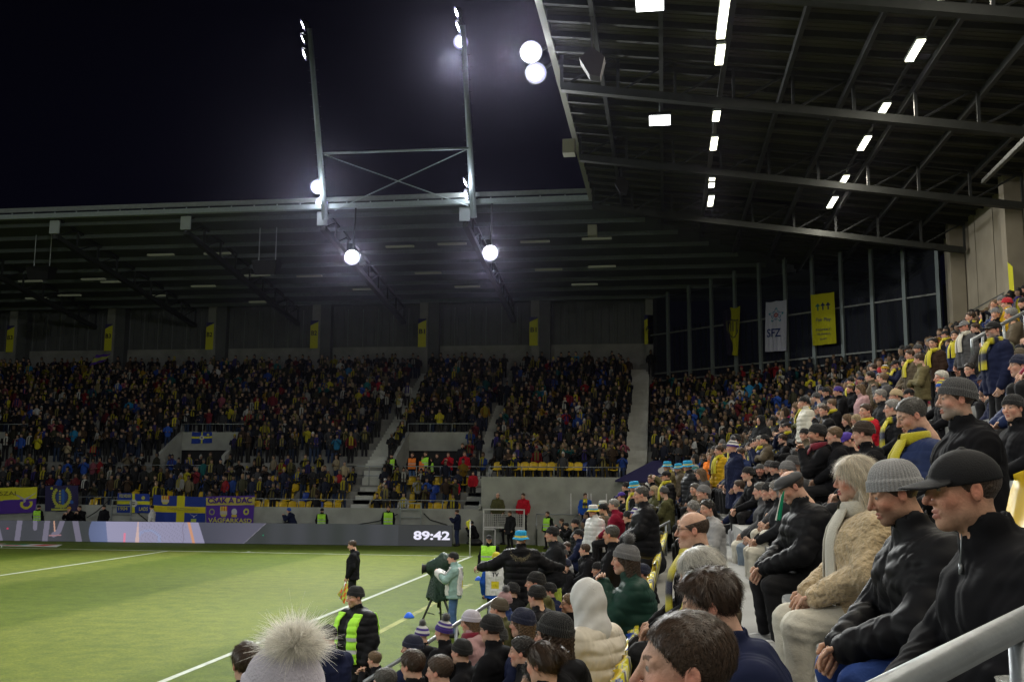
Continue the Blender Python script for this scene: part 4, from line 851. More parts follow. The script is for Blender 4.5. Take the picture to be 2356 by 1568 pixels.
def hair_fn(kind, seed=0.):
    def fn(P):
        S = np.concatenate([P[:, :1], np.abs(P[:, 1:2]), P[:, 2:]], 1); nz = .0022*np.sin(P[:, 1]*210+6*np.sin(P[:, 0]*40+seed))+.0016*np.sin(P[:, 0]*160+P[:, 2]*240+seed)
        base = ell(P, (-.016, 0, .036), (.097, .076, .086))
        if kind == 'short':
            th = .007+.011*np.clip(P[:, 2]*12, 0, 1)+.004*np.clip(P[:, 0]*12, 0, 1); d = base-th+nz; cB = np.maximum(P[:, 0]+.004, -(P[:, 2]+.075)); return smax(d, np.minimum(cutA(P, .076, .072), cB), .004)
        if kind == 'crop':
            th = .0035+.007*np.clip(P[:, 2]*11, 0, 1); d = base-th+nz*.35; cB = np.maximum(P[:, 0]+.006, -(P[:, 2]+.07)); return smax(d, np.minimum(cutA(P, .074, .070), cB), .004)
        if kind == 'bald':
            d = base-.0045+nz*.5; top = P[:, 2]-.055+.25*(P[:, 0]+.02); cB = np.maximum(P[:, 0]+.0, -(P[:, 2]+.07)); return smax(smax(d, np.minimum(cutA(P, .05, .03), cB), .004), top, .01)
        if kind == 'curly':
            n2 = .012*np.sin(P[:, 0]*75+seed)*np.sin(P[:, 1]*80)*np.sin(P[:, 2]*70)+.006*np.sin(P[:, 0]*150+P[:, 1]*130); d = base-.026+n2; cB = np.maximum(P[:, 0]-.0, -(P[:, 2]+.075)); return smax(d, np.minimum(cutA(P, .095, .055), cB), .008)
        if kind == 'bob':
            nz = nz*.15; d = base-.022+nz; d = smin(d, cone(S, (-.025, .062, .02), (-.02, .078, -.10), .040, .030), .03); d = smin(d, cone(P, (-.06, 0, .0), (-.07, 0, -.10), .07, .045), .03)
            d = smin(d, cone(S, (.04, .04, .09), (.012, .083, -.01), .02, .013), .02)
            cB = np.maximum(P[:, 0]-.004-.01*np.sin(P[:, 2]*50), -(P[:, 2]+.12)); return smax(d+nz*1.3, np.minimum(cutA(P, .085, .062), cB), .006)
        if kind == 'long':
            d = base-.014+nz; d = smin(d, cone(S, (-.03, .05, .0), (-.05, .075, -.24), .045, .03), .04); d = smin(d, cone(P, (-.07, 0, .0), (-.10, 0, -.26), .06, .05), .04)
            cB = np.maximum(P[:, 0]-.012, -(P[:, 2]+.3)); return smax(d+nz*1.3, np.minimum(cutA(P, .090, .058), cB), .006)
        if kind == 'bun':
            d = base-.009+nz; d = smax(d, np.minimum(cutA(P), np.maximum(P[:, 0]+.004, -(P[:, 2]+.075))), .004); return smin(d, ell(P, (-.13, 0, .06), (.035, .035, .035))+nz*2, .01)
    return fn
HB = {'long': ((-.2, -.15, -.32), (.12, .15, .16)), 'bun': ((-.19, -.12, -.12), (.12, .12, .16))}
HAIRM = {}
def hair_mat(col):
    if col not in HAIRM: HAIRM[col] = mat('hair', col, .5, bump=.9, bscale=55, spec=.45, bstretch=(1, 5, 1.5), var=.35, vscale=60)
    return HAIRM[col]
def hair_mesh(kind, col, res=.0055):
    k = ('hair', kind, col, res)
    if k not in HCACHE:
        kk = ('hg', kind, res)
        if kk not in HCACHE: lo, hi = HB.get(kind, ((-.16, -.13, -.15), (.14, .13, .16))); HCACHE[kk] = nets(hair_fn(kind), lo, hi, res)
        HCACHE[k] = npmesh('hair', *HCACHE[kk], hair_mat(col))
    return HCACHE[k]
def beanie(bands, ribs=60, cuff=True, height=.125, pom=None, slouch=0.):
    k = ('bn', tuple(bands), ribs, cuff, height, pom, slouch)
    if k in HCACHE: return HCACHE[k]
    nu, nv = max(ribs*4, 64), 22; V = []; C = []; u = np.linspace(0, 2*np.pi, nu, endpoint=False)
    for j in range(nv+1):
        t = j/nv; tt = max(0, t-.0); rad = math.sqrt(max(0, 1-max(0, (t-.18)/.82)**2.3)); z = -.0+height*(t if t < .18 else .18+(t-.18)*1.0)
        th = .011+(.007 if cuff and t < .34 else 0); rr = 1+.0*t; rib = .0022*np.cos(u*ribs)*(rad > .05)*(ribs > 0)
        x = -.016-.022*slouch*t+(.098*rad+th*min(1, rad*2)+rib)*np.cos(u); y = (.078*rad+th*min(1, rad*2)+rib)*np.sin(u); zz = z+.0*u
        if t < .2: x = x*1.0; 
        V.append(np.stack([x, y, zz], 1)); b = bands[min(len(bands)-1, int(t*len(bands)*.999))]; c = np.tile(np.array(b), (nu, 1))*(1+.12*np.cos(u*ribs)*(ribs > 0))[:, None]; C.append(c)
    V = np.concatenate(V); C = np.concatenate(C); i = np.arange(nv)[:, None]*nu; jj = np.arange(nu)[None]; a = (i+jj).ravel(); b2 = (i+(jj+1) % nu).ravel(); F = np.stack([a, b2, b2+nu, a+nu], 1)
    cz, sz = math.cos(-.22), math.sin(-.22); x = V[:, 0]*cz+V[:, 2]*sz; z = -V[:, 0]*sz+V[:, 2]*cz; V = np.stack([x, V[:, 1], z+.018], 1)
    # inner return so that the rim has thickness
    m = npmesh('hat', V, F, M_KNIT, C); HCACHE[k] = m; return m
def pompom(col, r=.045, n=700, L=.02, seed=1):
    k = ('pp', col, r, n, L)
    if k in HCACHE: return HCACHE[k]
    g = np.random.default_rng(seed); d = g.normal(size=(n, 3)); d /= np.linalg.norm(d, axis=1)[:, None]; a = d*r*.55; ln = r*.45+L*g.random(n)[:, None]
    b = a+d*ln+g.normal(size=(n, 3))*L*.35; s = np.cross(d, g.normal(size=(n, 3))); s /= np.linalg.norm(s, axis=1)[:, None]; w = r*.075
    V = np.concatenate([a-s*w, a+s*w, a+np.cross(d, s)*w*1.7, b]); i = np.arange(n); F = np.concatenate([np.stack([i, i+n, i+3*n], 1), np.stack([i+n, i+2*n, i+3*n], 1), np.stack([i+2*n, i, i+3*n], 1)])
    C = np.tile(np.array(col), (4*n, 1)); C = C*(.8+.35*np.tile(g.random(n), 4))[:, None]; m = npmesh('pompom', V, F, M_KNIT, C, smooth=False); HCACHE[k] = m; return m
def cap_mesh(col, visor=True, flat=False):
    k = ('cap', col, flat)
    if k in HCACHE: return HCACHE[k]
    def fn(P):
        if flat:
            d = ell(P, (-.005, 0, .058), (.118, .098, .052)); d = smin(d, ell(P, (.075, 0, .035), (.062, .072, .012)), .02); d = smax(d, -(P[:, 2]-.0+.25*P[:, 0]), .01)
            return d+.0015*np.sin(P[:, 0]*60+P[:, 1]*45)
        d = ell(P, (-.013, 0, .032), (.1075, .085, .090)); d = smax(d, -(P[:, 2]-.018+.10*P[:, 0]), .004); d = np.maximum(d, -(ell(P, (-.013, 0, .032), (.100, .078, .083))))
        v = np.maximum(ell(P, (.088, 0, .036-.0), (.098, .082, .2)), np.abs(P[:, 2]-.034+.22*(P[:, 0]-.1)+3.0*P[:, 1]**2)-.0035); v = np.maximum(v, .06-P[:, 0]); d = np.minimum(d, v)
        return smin(d, ell(P, (-.013, 0, .123), (.012, .012, .006)), .004)
    V, F = nets(fn, (-.14, -.12, -.02), (.20, .12, .15), .004 if not flat else .006); m = npmesh('cap', V, F, mat('cap_cloth', col, .8, bump=.15, bscale=200, var=.08)); HCACHE[k] = m; return m
def bucket_hat(cols):
    k = ('bk', tuple(cols))
    if k in HCACHE: return HCACHE[k]
    prof = [(.150, -.005, cols[2]), (.146, .0, cols[2]), (.125, .018, cols[2]), (.108, .032, cols[1]), (.104, .046, cols[1]), (.1035, .054, cols[0]), (.100, .09, cols[0]), (.093, .118, cols[0]), (.07, .126, cols[0]), (.03, .128, cols[0]), (0.001, .128, cols[0])]
    nu = 40; u = np.linspace(0, 2*np.pi, nu, endpoint=False); V = []; C = []
    for r, z, c in prof: V.append(np.stack([-.012+r*1.05*np.cos(u), r*.9*np.sin(u), z+.006*np.sin(u*3+1)*(r > .12)+0*u], 1)); C.append(np.tile(np.array(c), (nu, 1)))
    a = (np.arange(len(prof)-1)[:, None]*nu+np.arange(nu)[None]).ravel(); b2 = (np.arange(len(prof)-1)[:, None]*nu+(np.arange(nu)[None]+1) % nu).ravel()
    m = npmesh('bucket_hat', np.concatenate(V), np.stack([a, b2, b2+nu, a+nu], 1), M_VCOL, np.concatenate(C)); HCACHE[k] = m; return m
def hood_mesh(mt):
    k = ('hood', mt.name)
    if k in HCACHE: return HCACHE[k]
    def fn(P):
        d = ell(P, (-.022, 0, .022), (.132, .112, .138)); d = smin(d, cone(P, (-.04, 0, -.06), (-.05, 0, -.2), .10, .13, (1, .85, 1)), .06)+.003*np.sin(P[:, 0]*55+P[:, 2]*40)
        return smax(smax(d, -ell(P, (.095, 0, -.012), (.105, .073, .115)), .012), -(d+.012), .004)
    V, F = nets(fn, (-.2, -.18, -.3), (.14, .18, .18), .0075); m = npmesh('hood', V, F, mt); HCACHE[k] = m; return m
# ---- poses; origin on the floor, facing +x.  E/W = elbow, wrist for the +y side and the -y side
POSES = {
 'sl': dict(hip=(0, .56), ch=(.03, .96), sh=1.05, nk=(.05, 1.13), hd=(.085, 1.285), E=(.10, .27, .80), W_=(.33, .12, .66), knee=(.44, .15, .50), ank=(.44, .15, .09)),
 'sk': dict(hip=(0, .56), ch=(.11, .94), sh=1.02, nk=(.17, 1.09), hd=(.235, 1.235), E=(.24, .25, .74), W_=(.46, .05, .62), knee=(.46, .17, .50), ank=(.42, .18, .09)),
 'sc': dict(hip=(0, .56), ch=(.02, .96), sh=1.05, nk=(.04, 1.13), hd=(.075, 1.285), E=(.12, .26, .82), W_=(.25, -.03, .86), knee=(.44, .15, .50), ank=(.44, .15, .09)),
 'sm': dict(hip=(0, .56), ch=(.05, .95), sh=1.04, nk=(.08, 1.12), hd=(.12, 1.27), E=(.22, .22, .80), W_=(.30, .03, 1.06), knee=(.44, .15, .50), ank=(.44, .15, .09)),
 'st': dict(hip=(0, .93), ch=(.0, 1.30), sh=1.42, nk=(.01, 1.50), hd=(.04, 1.645), E=(-.02, .27, 1.14), W_=(.09, .27, .90), knee=(.02, .11, .50), ank=(-.02, .13, .09)),
 'sx': dict(hip=(0, .93), ch=(.0, 1.30), sh=1.42, nk=(.01, 1.50), hd=(.04, 1.645), E=(.06, .29, 1.14), W_=(.22, -.05, 1.19), knee=(.02, .11, .50), ank=(-.02, .13, .09)),
 'sf': dict(hip=(0, .93), ch=(.0, 1.30), sh=1.42, nk=(.01, 1.50), hd=(.04, 1.645), E=(.16, .26, 1.20), W_=(.34, .10, 1.34), knee=(.03, .12, .50), ank=(-.02, .13, .09)),
 'sw': dict(hip=(0, .93), ch=(.0, 1.30), sh=1.42, nk=(.01, 1.50), hd=(.03, 1.645), E=(.02, .42, 1.24), W_=(.10, .62, 1.20), knee=(.02, .14, .50), ank=(-.02, .17, .09)),
 'cr': dict(hip=(0, .38), ch=(.16, .74), sh=.84, nk=(.22, .90), hd=(.28, 1.04), E=(.34, .24, .62), W_=(.50, .10, .80), knee=(.36, .16, .46), ank=(.05, .15, .09)),
}
def jacket_fn(pose, style, fat=1.0):
    p = POSES[pose]; sit = pose[0] == 's' and pose in ('sl', 'sk', 'sc', 'sm')
    pf = style in ('f', 'F'); loose = {'T': .034, 't': .018, 'F': .028, 'f': .022, 'q': .02, 'h': .02}.get(style, .014)
    def fn(P):
        S = np.concatenate([P[:, :1], np.abs(P[:, 1:2]), P[:, 2:]], 1)
        hx, hz = p['hip']; cx, cz = p['ch']; d = cone(S, (hx+.01, .075, hz+.04), (cx, .075, cz-.05), (.128+loose)*fat, (.135+loose)*fat)
        d = smin(d, cone(S, (cx-.01, .08, cz+.0), (cx-.02, .05, p['sh']-.02), .12+loose, .09), .05)
        d = smin(d, cone(S, (cx-.02, .0, p['sh']-.01), (cx-.02, .185, p['sh']-.035), .075, .088+loose*.5), .06)
        if not sit and pose != 'cr':
            ext = {'t': .42, 'T': .25, 'F': .25}.get(style, .10); d = smin(d, cone(S, (hx, .07, hz+.02), (hx, .085, hz-ext), .13+loose, .13+loose*2), .04); d = smax(d, (hz-ext-.02)-P[:, 2], .01)
        elif sit:
            d = smin(d, cone(S, (hx+.04, .09, hz+.02), (hx+.16, .11, hz+.0), .115+loose, .10), .05)
        if style == 'q': d = d-.011*(np.abs(np.sin((P[:, 2]+P[:, 1]*.8+P[:, 0]*.5)*math.pi/.11))*np.abs(np.sin((P[:, 2]-P[:, 1]*.8-P[:, 0]*.5)*math.pi/.11)))**.5
        if pf: d = d-.013*np.abs(np.sin(P[:, 2]*math.pi/.095))**.6
        arm = 1e3
        if pose in ('sc', 'sx'):
            sides = [(S, p['E'], p['W_'])] if False else [(P, p['E'], p['W_']), (P*np.array([1, -1, 1], np.float32), p['E'], (p['W_'][0]+.03, p['W_'][1], p['W_'][2]-.06))]
        else: sides = [(S, p['E'], p['W_'])]
        for Q, E_, W__ in sides:
            sh = (cx-.02, .185, p['sh']-.04); Ea = np.array(E_); Wa = np.array(W__)
            a1 = cone(Q, sh, Ea, .078+loose*.7, .064+loose*.7); a2 = cone(Q, Ea, Wa, .064+loose*.7, .048+loose*.5)
            if pf or style == 'q':
                d1 = Ea-np.array(sh); t1 = ((Q-np.array(sh, np.float32))@(d1/np.linalg.norm(d1)).astype(np.float32)); a1 = a1-.010*np.abs(np.sin(t1*math.pi/(.085 if pf else .16)))**.6
                d2 = Wa-Ea; t2 = ((Q-Ea.astype(np.float32))@(d2/np.linalg.norm(d2)).astype(np.float32)); a2 = a2-.009*np.abs(np.sin(t2*math.pi/.08))**.6
            arm = smin(arm, smin(a1, a2, .03), .01) if not np.isscalar(arm) else smin(a1, a2, .03)
        d = smin(d, arm, .035)
        nx, nz = p['nk']; col = cone(P, (nx-.02, 0, nz-.08), (nx+.002, 0, nz+(.04 if style != 'h' else .025)), .092, .078, (1, .95, 1)); d = smin(d, col, .03)
        d = smax(d, -cone(P, (nx+.01, 0, nz+.12), (nx+.005, 0, nz+.02), .072, .060), .006)
        if style in ('h', 'F', 't', 'j'): d = smin(d, ell(P, (nx-.105, 0, nz-.045), (.065, .115, .075)), .035)
        if style == 'T':
            d = smin(d, cone(S, (nx-.06, .05, nz+.01), (cx+.13, .07, cz-.02), .055, .05), .02); d = d+.004*np.sin(P[:, 0]*120)*np.sin(P[:, 1]*130)*np.sin(P[:, 2]*125)
        d = smax(d, -(np.abs(P[:, 1])-.003+0*P[:, 0]), 0) if False else d
        return d+wrinkle(P, .0022 if pf else .0032, 1., ord(pose[1])+ord(style))
    lo = (-.32, -.40 if pose != 'sw' else -.8, (hzlo(p, sit, style))); hi = (.58 if sit or pose == 'cr' else .45, .40 if pose != 'sw' else .8, p['nk'][1]+.12)
    return fn, lo, hi
def hzlo(p, sit, style): return p['hip'][1]-(.18 if sit else {'t': .5, 'T': .33, 'F': .33}.get(style, .18))
def trouser_fn(pose, wide=0.):
    p = POSES[pose]
    def fn(P):
        S = np.concatenate([P[:, :1], np.abs(P[:, 1:2]), P[:, 2:]], 1); hx, hz = p['hip']; h = (hx, .09, hz); k = p['knee']; a = p['ank']
        d = cone(S, h, k, .098+wide*.3, .072+wide*.8); d = smin(d, cone(S, k, (a[0], a[1], a[2]+.02), .070+wide*.8, .052+wide), .03); d = smin(d, cone(S, (hx, .0, hz+.02), (hx, .09, hz+.02), .11, .11), .03)
        d = smax(d, (a[2]-.0)-P[:, 2], .01); return d+wrinkle(P, .003, 1., 3)
    return fn, (-.2, -.33, .0), (.62, .33, p['hip'][1]+.17)
def shoe_fn():
    return (lambda P: smin(smax(ell(P, (.05, 0, .045), (.145, .05, .062)), -P[:, 2], .006), cone(P, (-.03, 0, .06), (-.03, 0, .11), .045, .045), .03)), (-.12, -.07, -.01), (.22, .07, .17)
def hand_fn():
    fg = [(-.030, .076, .010), (-.010, .086, .004), (.011, .081, .004), (.030, .065, .010)]
    def fn(P):
        d = ell(P, (.045, 0, -.002), (.055, .040, .017))
        for y, L, dz in fg:
            a = np.array([.082, y, 0]); b = a+np.array([L*.42, y*.12, -.010-dz]); c = b+np.array([L*.25, -y*.05, -.026]); e = c+np.array([L*.02, 0, -.022]); d = smin(d, cone(P, a, b, .0098, .009), .006); d = np.minimum(d, smin(cone(P, b, c, .009, .0082), cone(P, c, e, .0082, .007), .002))
        a = np.array([.02, .032, -.004]); b = np.array([.052, .058, -.018]); c = np.array([.082, .056, -.034]); d = smin(d, smin(cone(P, a, b, .014, .0115), cone(P, b, c, .0115, .009), .003), .01); return smin(d, cone(P, (-.03, 0, 0), (.012, 0, 0), .026, .027, (1, 1, 1.25)), .02)
    return fn, (-.07, -.07, -.10), (.17, .09, .045)
def gmesh(key, f, res):
    if key not in HCACHE: fn, lo, hi = f; HCACHE[key] = nets(fn, lo, hi, res)
    return HCACHE[key]
def mesh_of(kind, key, f, res, matl):
    k = (kind, key, res, matl.name)
    if k not in HCACHE: HCACHE[k] = npmesh(kind, *gmesh((kind, key, res), f, res), matl)
    return HCACHE[k]
COLS = dict(k=(.0085, .0085, .0105), K=(.017, .018, .021), i=(.60, .55, .47), U=(.016, .045, .19), n=(.012, .016, .045), N=(.018, .03, .09), g=(.17, .17, .18), G=(.07, .07, .075), s=(.30, .30, .31), w=(.62, .62, .62), c=(.58, .555, .48), b=(.50, .385, .235), r=(.42, .012, .025), R=(.20, .01, .03),
 y=(.54, .47, .02), m=(.50, .30, .01), o=(.08, .08, .035), O=(.13, .11, .055), p=(.06, .03, .25), u=(.02, .30, .58), P=(.72, .02, .22), q=(.42, .26, .27), B=(.035, .020, .014), l=(.40, .50, .08), d=(.012, .04, .03), a=(.02, .09, .45), j=(.06, .12, .26), J=(.22, .28, .36), e=(.25, .37, .35), F=(.42, .85, .06), x=(.85, .22, .03), v=(.55, .52, .62), t=(.27, .20, .12), z=(.10, .08, .055))
CNAME = dict(U='blue', i='cream beige', k='black', K='black', n='navy', N='dark blue', g='grey', G='dark grey', s='light grey', w='white', c='cream', b='beige', r='red', R='dark red', y='yellow', m='mustard', o='dark olive', O='olive', p='purple', u='light blue', P='bright pink', q='dusty pink', B='brown', l='lime', d='dark green', a='blue', j='blue', J='pale blue', e='mint', F='hi-vis yellow', x='orange', v='pale lilac', t='light brown', z='dark khaki')
HCOL = dict(k=(.013, .010, .009), B=(.052, .029, .017), t=(.14, .085, .045), y=(.42, .33, .20), w=(.55, .53, .48), W=(.60, .53, .42), g=(.22, .21, .20), G=(.07, .065, .06), b=(.36, .27, .16))
JMATS = {}
def jmat(col, style):
    k = (col, style)
    if k not in JMATS:
        c = COLS[col]
        if style == 'T': JMATS[k] = mat('teddy_fleece', c, 1., bump=1., bscale=48, sheen=.4, var=.22, vscale=26)
        elif style in ('f', 'F', 'q'): JMATS[k] = mat('quilted_nylon', c, .6, bump=.10, bscale=9, spec=.13, var=.06)
        else: JMATS[k] = mat('coat_cloth', c, .85, bump=.12, bscale=10, spec=.1, var=.12)
    return JMATS[k]
def scarf_mesh(cols, sc=1.):
    k = ('scarf', cols, sc)
    if k in HCACHE: return HCACHE[k]
    V = []; C = []; nr = 10
    def ribbon(pts, w, th):
        base = sum(len(v) for v in V); pts = np.array(pts); out = []
        for i, p in enumerate(pts):
            t = pts[min(i+1, len(pts)-1)]-pts[max(i-1, 0)]; t = t/np.linalg.norm(t); o = p*np.array([1, 1, 0]); o = o/max(np.linalg.norm(o), 1e-4); s = np.cross(t, o); s /= max(np.linalg.norm(s), 1e-4); o = np.cross(s, t)
            a = np.linspace(0, 2*np.pi, nr, endpoint=False); ring = p+np.cos(a)[:, None]*s*w+np.sin(a)[:, None]*o*th; out.append(ring); cc = cols[int(i/2.5) % len(cols)]; C.append(np.tile(np.array(COLS[cc]), (nr, 1)))
        V.extend(out); return base, len(pts)
    Fs = []
    ring = [(.092*math.cos(a)-.005, .088*math.sin(a), .005+.012*math.cos(a)*-1) for a in np.linspace(.25, 2*math.pi-.25, 18)]
    tl = [[(.088, s*.03, -.005), (.115, s*.045, -.05), (.15, s*.055, -.11), (.168, s*.06, -.18), (.172, s*.065, -.25), (.172, s*.07, -.32), (.172, s*.07, -.38)] for s in (1, -1)]
    for pts, w, th in ((ring, .045, .022), (tl[0], .05, .012), (tl[1], .05, .012)):
        b, n = ribbon(pts, w, th); i = np.arange(n-1)[:, None]*nr; j = np.arange(nr)[None]; a = (b+i+j).ravel(); c = (b+i+(j+1) % nr).ravel(); Fs.append(np.stack([a, c, c+nr, a+nr], 1))
    HCACHE[k] = npmesh('scarf', np.concatenate(V), np.concatenate(Fs), M_KNIT, np.concatenate(C)); return HCACHE[k]
def glasses_mesh():
    k = 'glasses'
    if k not in HCACHE:
        b = MB()
        for s in (-1, 1):
            pts = [(.094-.25*abs(abs(.031+.022*math.cos(a))-.031)*0-.12*max(0, .031+.022*math.cos(a)-.03), s*(.031+.022*math.cos(a)), .010+.016*math.sin(a)) for a in np.linspace(0, 2*math.pi, 13)]; b.tube(pts, .0016, 5, cap=False); b.tube([(.090, s*.053, .014), (.07, s*.074, .014), (-.01, s*.083, .010)], .0017, 5)
        b.tube([(.095, -.009, .012), (.095, .009, .012)], .0017, 5); HCACHE[k] = b.mesh('glasses', mat('glasses_frame', (.015, .015, .018), .3), True)
    return HCACHE[k]
ALL = []
def person(hx, yaw, pose, cover, ccol, style, jcol, tcol, tone='p', var='m', extra='', hyaw=0., hpit=0., scale=1., label='', group=None, fine=1., stub=None, fat=1., cat='person', bands=None):
    p = POSES[pose]; hd = Vector((p['hd'][0], 0, p['hd'][1])); rz = Matrix.Rotation(yaw, 3, 'Z')
    root = Vector(hx)-(rz@hd)*scale; o = thing('person', label, cat, root, group); o.rotation_euler = (0, 0, yaw); o.scale = (scale,)*3
    HL = Matrix.Translation(hd)@Matrix.Rotation(hyaw, 4, 'Z')@Matrix.Rotation(hpit, 4, 'Y')
    def put(name, me, M=None, par=o):
        q = link(name, me, par)
        if M is not None: q.matrix_local = M
        return q
    res_h = .0038 if fine < 1 else .0052; hc = HCOL.get(ccol, HCOL['B']) if cover[0] == 'h' and cover != 'hd' else HCOL['B']
    body = put('body', head_mesh(var, tone, stub, tuple(x*1.0 for x in hc) if cover != 'hb' else (.2, .14, .08), res_h), HL)
    jf = jacket_fn(pose, style, fat); jr = .0135 if fine >= 1 else .009
    put('jacket', mesh_of('jacket', (pose, style, fat), jf, jr, jmat(jcol, style)))
    vis = pose in ('sl', 'sk', 'sc', 'sm'); tr = trouser_fn(pose, .02 if 'W' in extra else 0.)
    put('trousers', mesh_of('trousers', (pose, 'W' in extra), tr, .0165 if fine >= 1 else .011, mat('trouser_cloth', COLS[tcol], .85, bump=.2, bscale=60, var=.1)))
    if 'S' in extra or pose[1] in 'txfw' or pose == 'cr' or fine < 1:
        sm_ = mat('shoe_white' if 'S' in extra else 'shoe_dark', (.6, .6, .6) if 'S' in extra else (.02, .02, .02), .5)
        for s in (1, -1): put('shoe', mesh_of('shoe', 0, shoe_fn(), .009, sm_), Matrix.Translation((p['ank'][0], s*p['ank'][1], 0)))
    # hands
    gl = 'G' in extra
    if pose not in ('sc', 'sx') and 'N' not in extra:
        for s in (1, -1):
            E_ = Vector((p['E'][0], p['E'][1]*s, p['E'][2])); W__ = Vector((p['W_'][0], p['W_'][1]*s, p['W_'][2])); d = (W__-E_).normalized(); 
            if pose in ('sk', 'sl'): d = (d+Vector((.25, -.35*s, -.25))).normalized()
            up = Vector((0, -s*.7, .7)) if pose[1] in 'lk' else Vector((0, s*1., .1)); y = up.cross(d).normalized(); z = d.cross(y)
            M = Matrix(((d.x, y.x, z.x, W__.x), (d.y, y.y, z.y, W__.y), (d.z, y.z, z.z, W__.z), (0, 0, 0, 1)))@Matrix.Diagonal((1, s, 1, 1))
            hm = mat('glove', COLS[extra[extra.index('G')+1]], .8) if gl else mat('hand_skin', tuple(q*.95 for q in SKT[tone]), .55, sub=.1)
            put('hand', mesh_of('hand', 0, hand_fn(), .0045, hm), M)
    # headwear and hair
    cc = COLS.get(ccol, COLS['k'])
    if cover in ('bn', 'bp', 'br'):
        bd = tuple(COLS[q] for q in bands) if bands else (cc,); h = put('hat', beanie(bd, 42 if cover == 'br' else (0 if ccol == 'v' else 56), True, .128 if cover != 'br' else .135, slouch=.0), HL)
        if cover == 'bp': pc = COLS[extra[extra.index('M')+1]] if 'M' in extra else (.25, .25, .25); pm = put('pompom', pompom(pc), Matrix.Translation((-.045, 0, .175)), h)
        if var == 'f' and 'L' in extra: put('hair', hair_mesh('long', HCOL[extra[extra.index('L')+1]]), HL@Matrix.Translation((-.004, 0, -.03))@Matrix.Scale(.93, 4))
    elif cover == 'cp': put('cap', cap_mesh(cc), HL)
    elif cover == 'fc': put('flat_cap', cap_mesh(cc, flat=True), HL)
    elif cover == 'bk': put('bucket_hat', bucket_hat((COLS['u'], COLS['y'], COLS['u']) if ccol != 'w' else (COLS['w'], COLS['u'], COLS['y'])), HL)
    elif cover == 'hd': put('hood', hood_mesh(jmat(ccol, 'j')), HL)
    elif cover[0] == 'h':
        kind = {'hs': 'short', 'hk': 'crop', 'hl': 'long', 'hb': 'bob', 'ho': 'bald', 'hc': 'curly', 'hu': 'bun'}[cover]; put('hair', hair_mesh(kind, HCOL[ccol], .0045 if fine < 1 else .006), HL@Matrix.Diagonal((1, {'m': 1., 'f': .95, 'h': 1.07, 'k': .97}[var], 1, 1)))
    if cover in ('cp', 'fc', 'bk', 'bn', 'br') and 'L' not in extra and var != 'k': put('hair', hair_mesh('bald', HCOL[extra[extra.index('H')+1]] if 'H' in extra else HCOL['B'], .006), HL)
    if cover in ('cp', 'bk') and 'L' in extra: put('hair', hair_mesh('long', HCOL[extra[extra.index('L')+1]]), HL@Matrix.Translation((-.004, 0, -.03))@Matrix.Scale(.93, 4))
    if 'g' in extra: put('glasses', glasses_mesh(), HL)
    if 'Y' in extra: put('scarf', scarf_mesh(('y', 'n')), Matrix.Translation((p['nk'][0]+.02*fat, 0, p['nk'][1]+.0)))
    elif 'y' in extra: put('scarf', scarf_mesh(('y',)), Matrix.Translation((p['nk'][0]+.02*fat, 0, p['nk'][1]+.0)))
    elif 'C' in extra: put('scarf', scarf_mesh(('c',)), Matrix.Translation((p['nk'][0]+.02*fat, 0, p['nk'][1]+.0)))
    elif 'Q' in extra: put('scarf', scarf_mesh(('R',)), Matrix.Translation((p['nk'][0]+.02*fat, 0, p['nk'][1]+.0)))
    if 'V' in extra or 'X' in extra or 'T' in extra: # waistcoat over the coat
        c = COLS['F'] if 'V' in extra else (COLS['x'] if 'X' in extra else COLS['w']); f0, lo, hi = jacket_fn(pose, style, fat)
        def vf(P, f0=f0, p=p):
            d = f0(P)-.026; d = np.maximum(d, np.abs(P[:, 1])-.215); d = np.maximum(d, P[:, 2]-(p['sh']+.045)); d = np.maximum(d, (p['hip'][1]-.05)-P[:, 2]); d = np.maximum(d, -(f0(P)-.002)); d = np.maximum(d, -cone(P, (p['nk'][0], 0, p['sh']+.12), (p['nk'][0]+.05, 0, p['sh']-.03), .10, .05)); 
            d = np.maximum(d, .085-np.abs(P[:, 1])+100*(P[:, 0] < .02)*-1) if 'o' in extra else d
            return d
        k = ('vest', pose, style, fat, 'o' in extra)
        if k not in HCACHE: HCACHE[k] = nets(vf, lo, hi, .011)
        V, F = HCACHE[k]; cA = np.tile(np.array(c), (len(V), 1))
        if 'T' not in extra:
            for zz in (p['hip'][1]+.10, p['hip'][1]+.24): cA[np.abs(V[:, 2]-zz) < .024] = (.45, .47, .48)
        else:
            m = (np.abs(V[:, 1]) < .085) & (np.abs(V[:, 2]-p['hip'][1]-.17) < .075); cA[m] = (.6, .5, .02)
        vk = k+(c,)
        if vk not in HCACHE: HCACHE[vk] = npmesh('vest', V, F, mat('safety_vest', None, .7, attr=True, bump=.2, bscale=20), cA)
        put('vest', HCACHE[vk])
    return o
CROPS['a'] = (0, 1086., 4.0)
STN = dict(q='quilted jacket', f='puffer jacket', F='long padded parka', j='jacket', t='long coat', T='fleece teddy coat', h='hooded jacket')
POSN = dict(sl='seated', sk='seated leaning forward', sc='seated with folded arms', sm='seated with hands near the face', st='standing', sx='standing with folded arms', sf='standing with hands raised in front', sw='standing with arms spread', cr='crouching')
HCN = dict(k='black', B='dark brown', t='light brown', y='blond', w='pale blond', g='grey', G='dark grey', b='sandy')
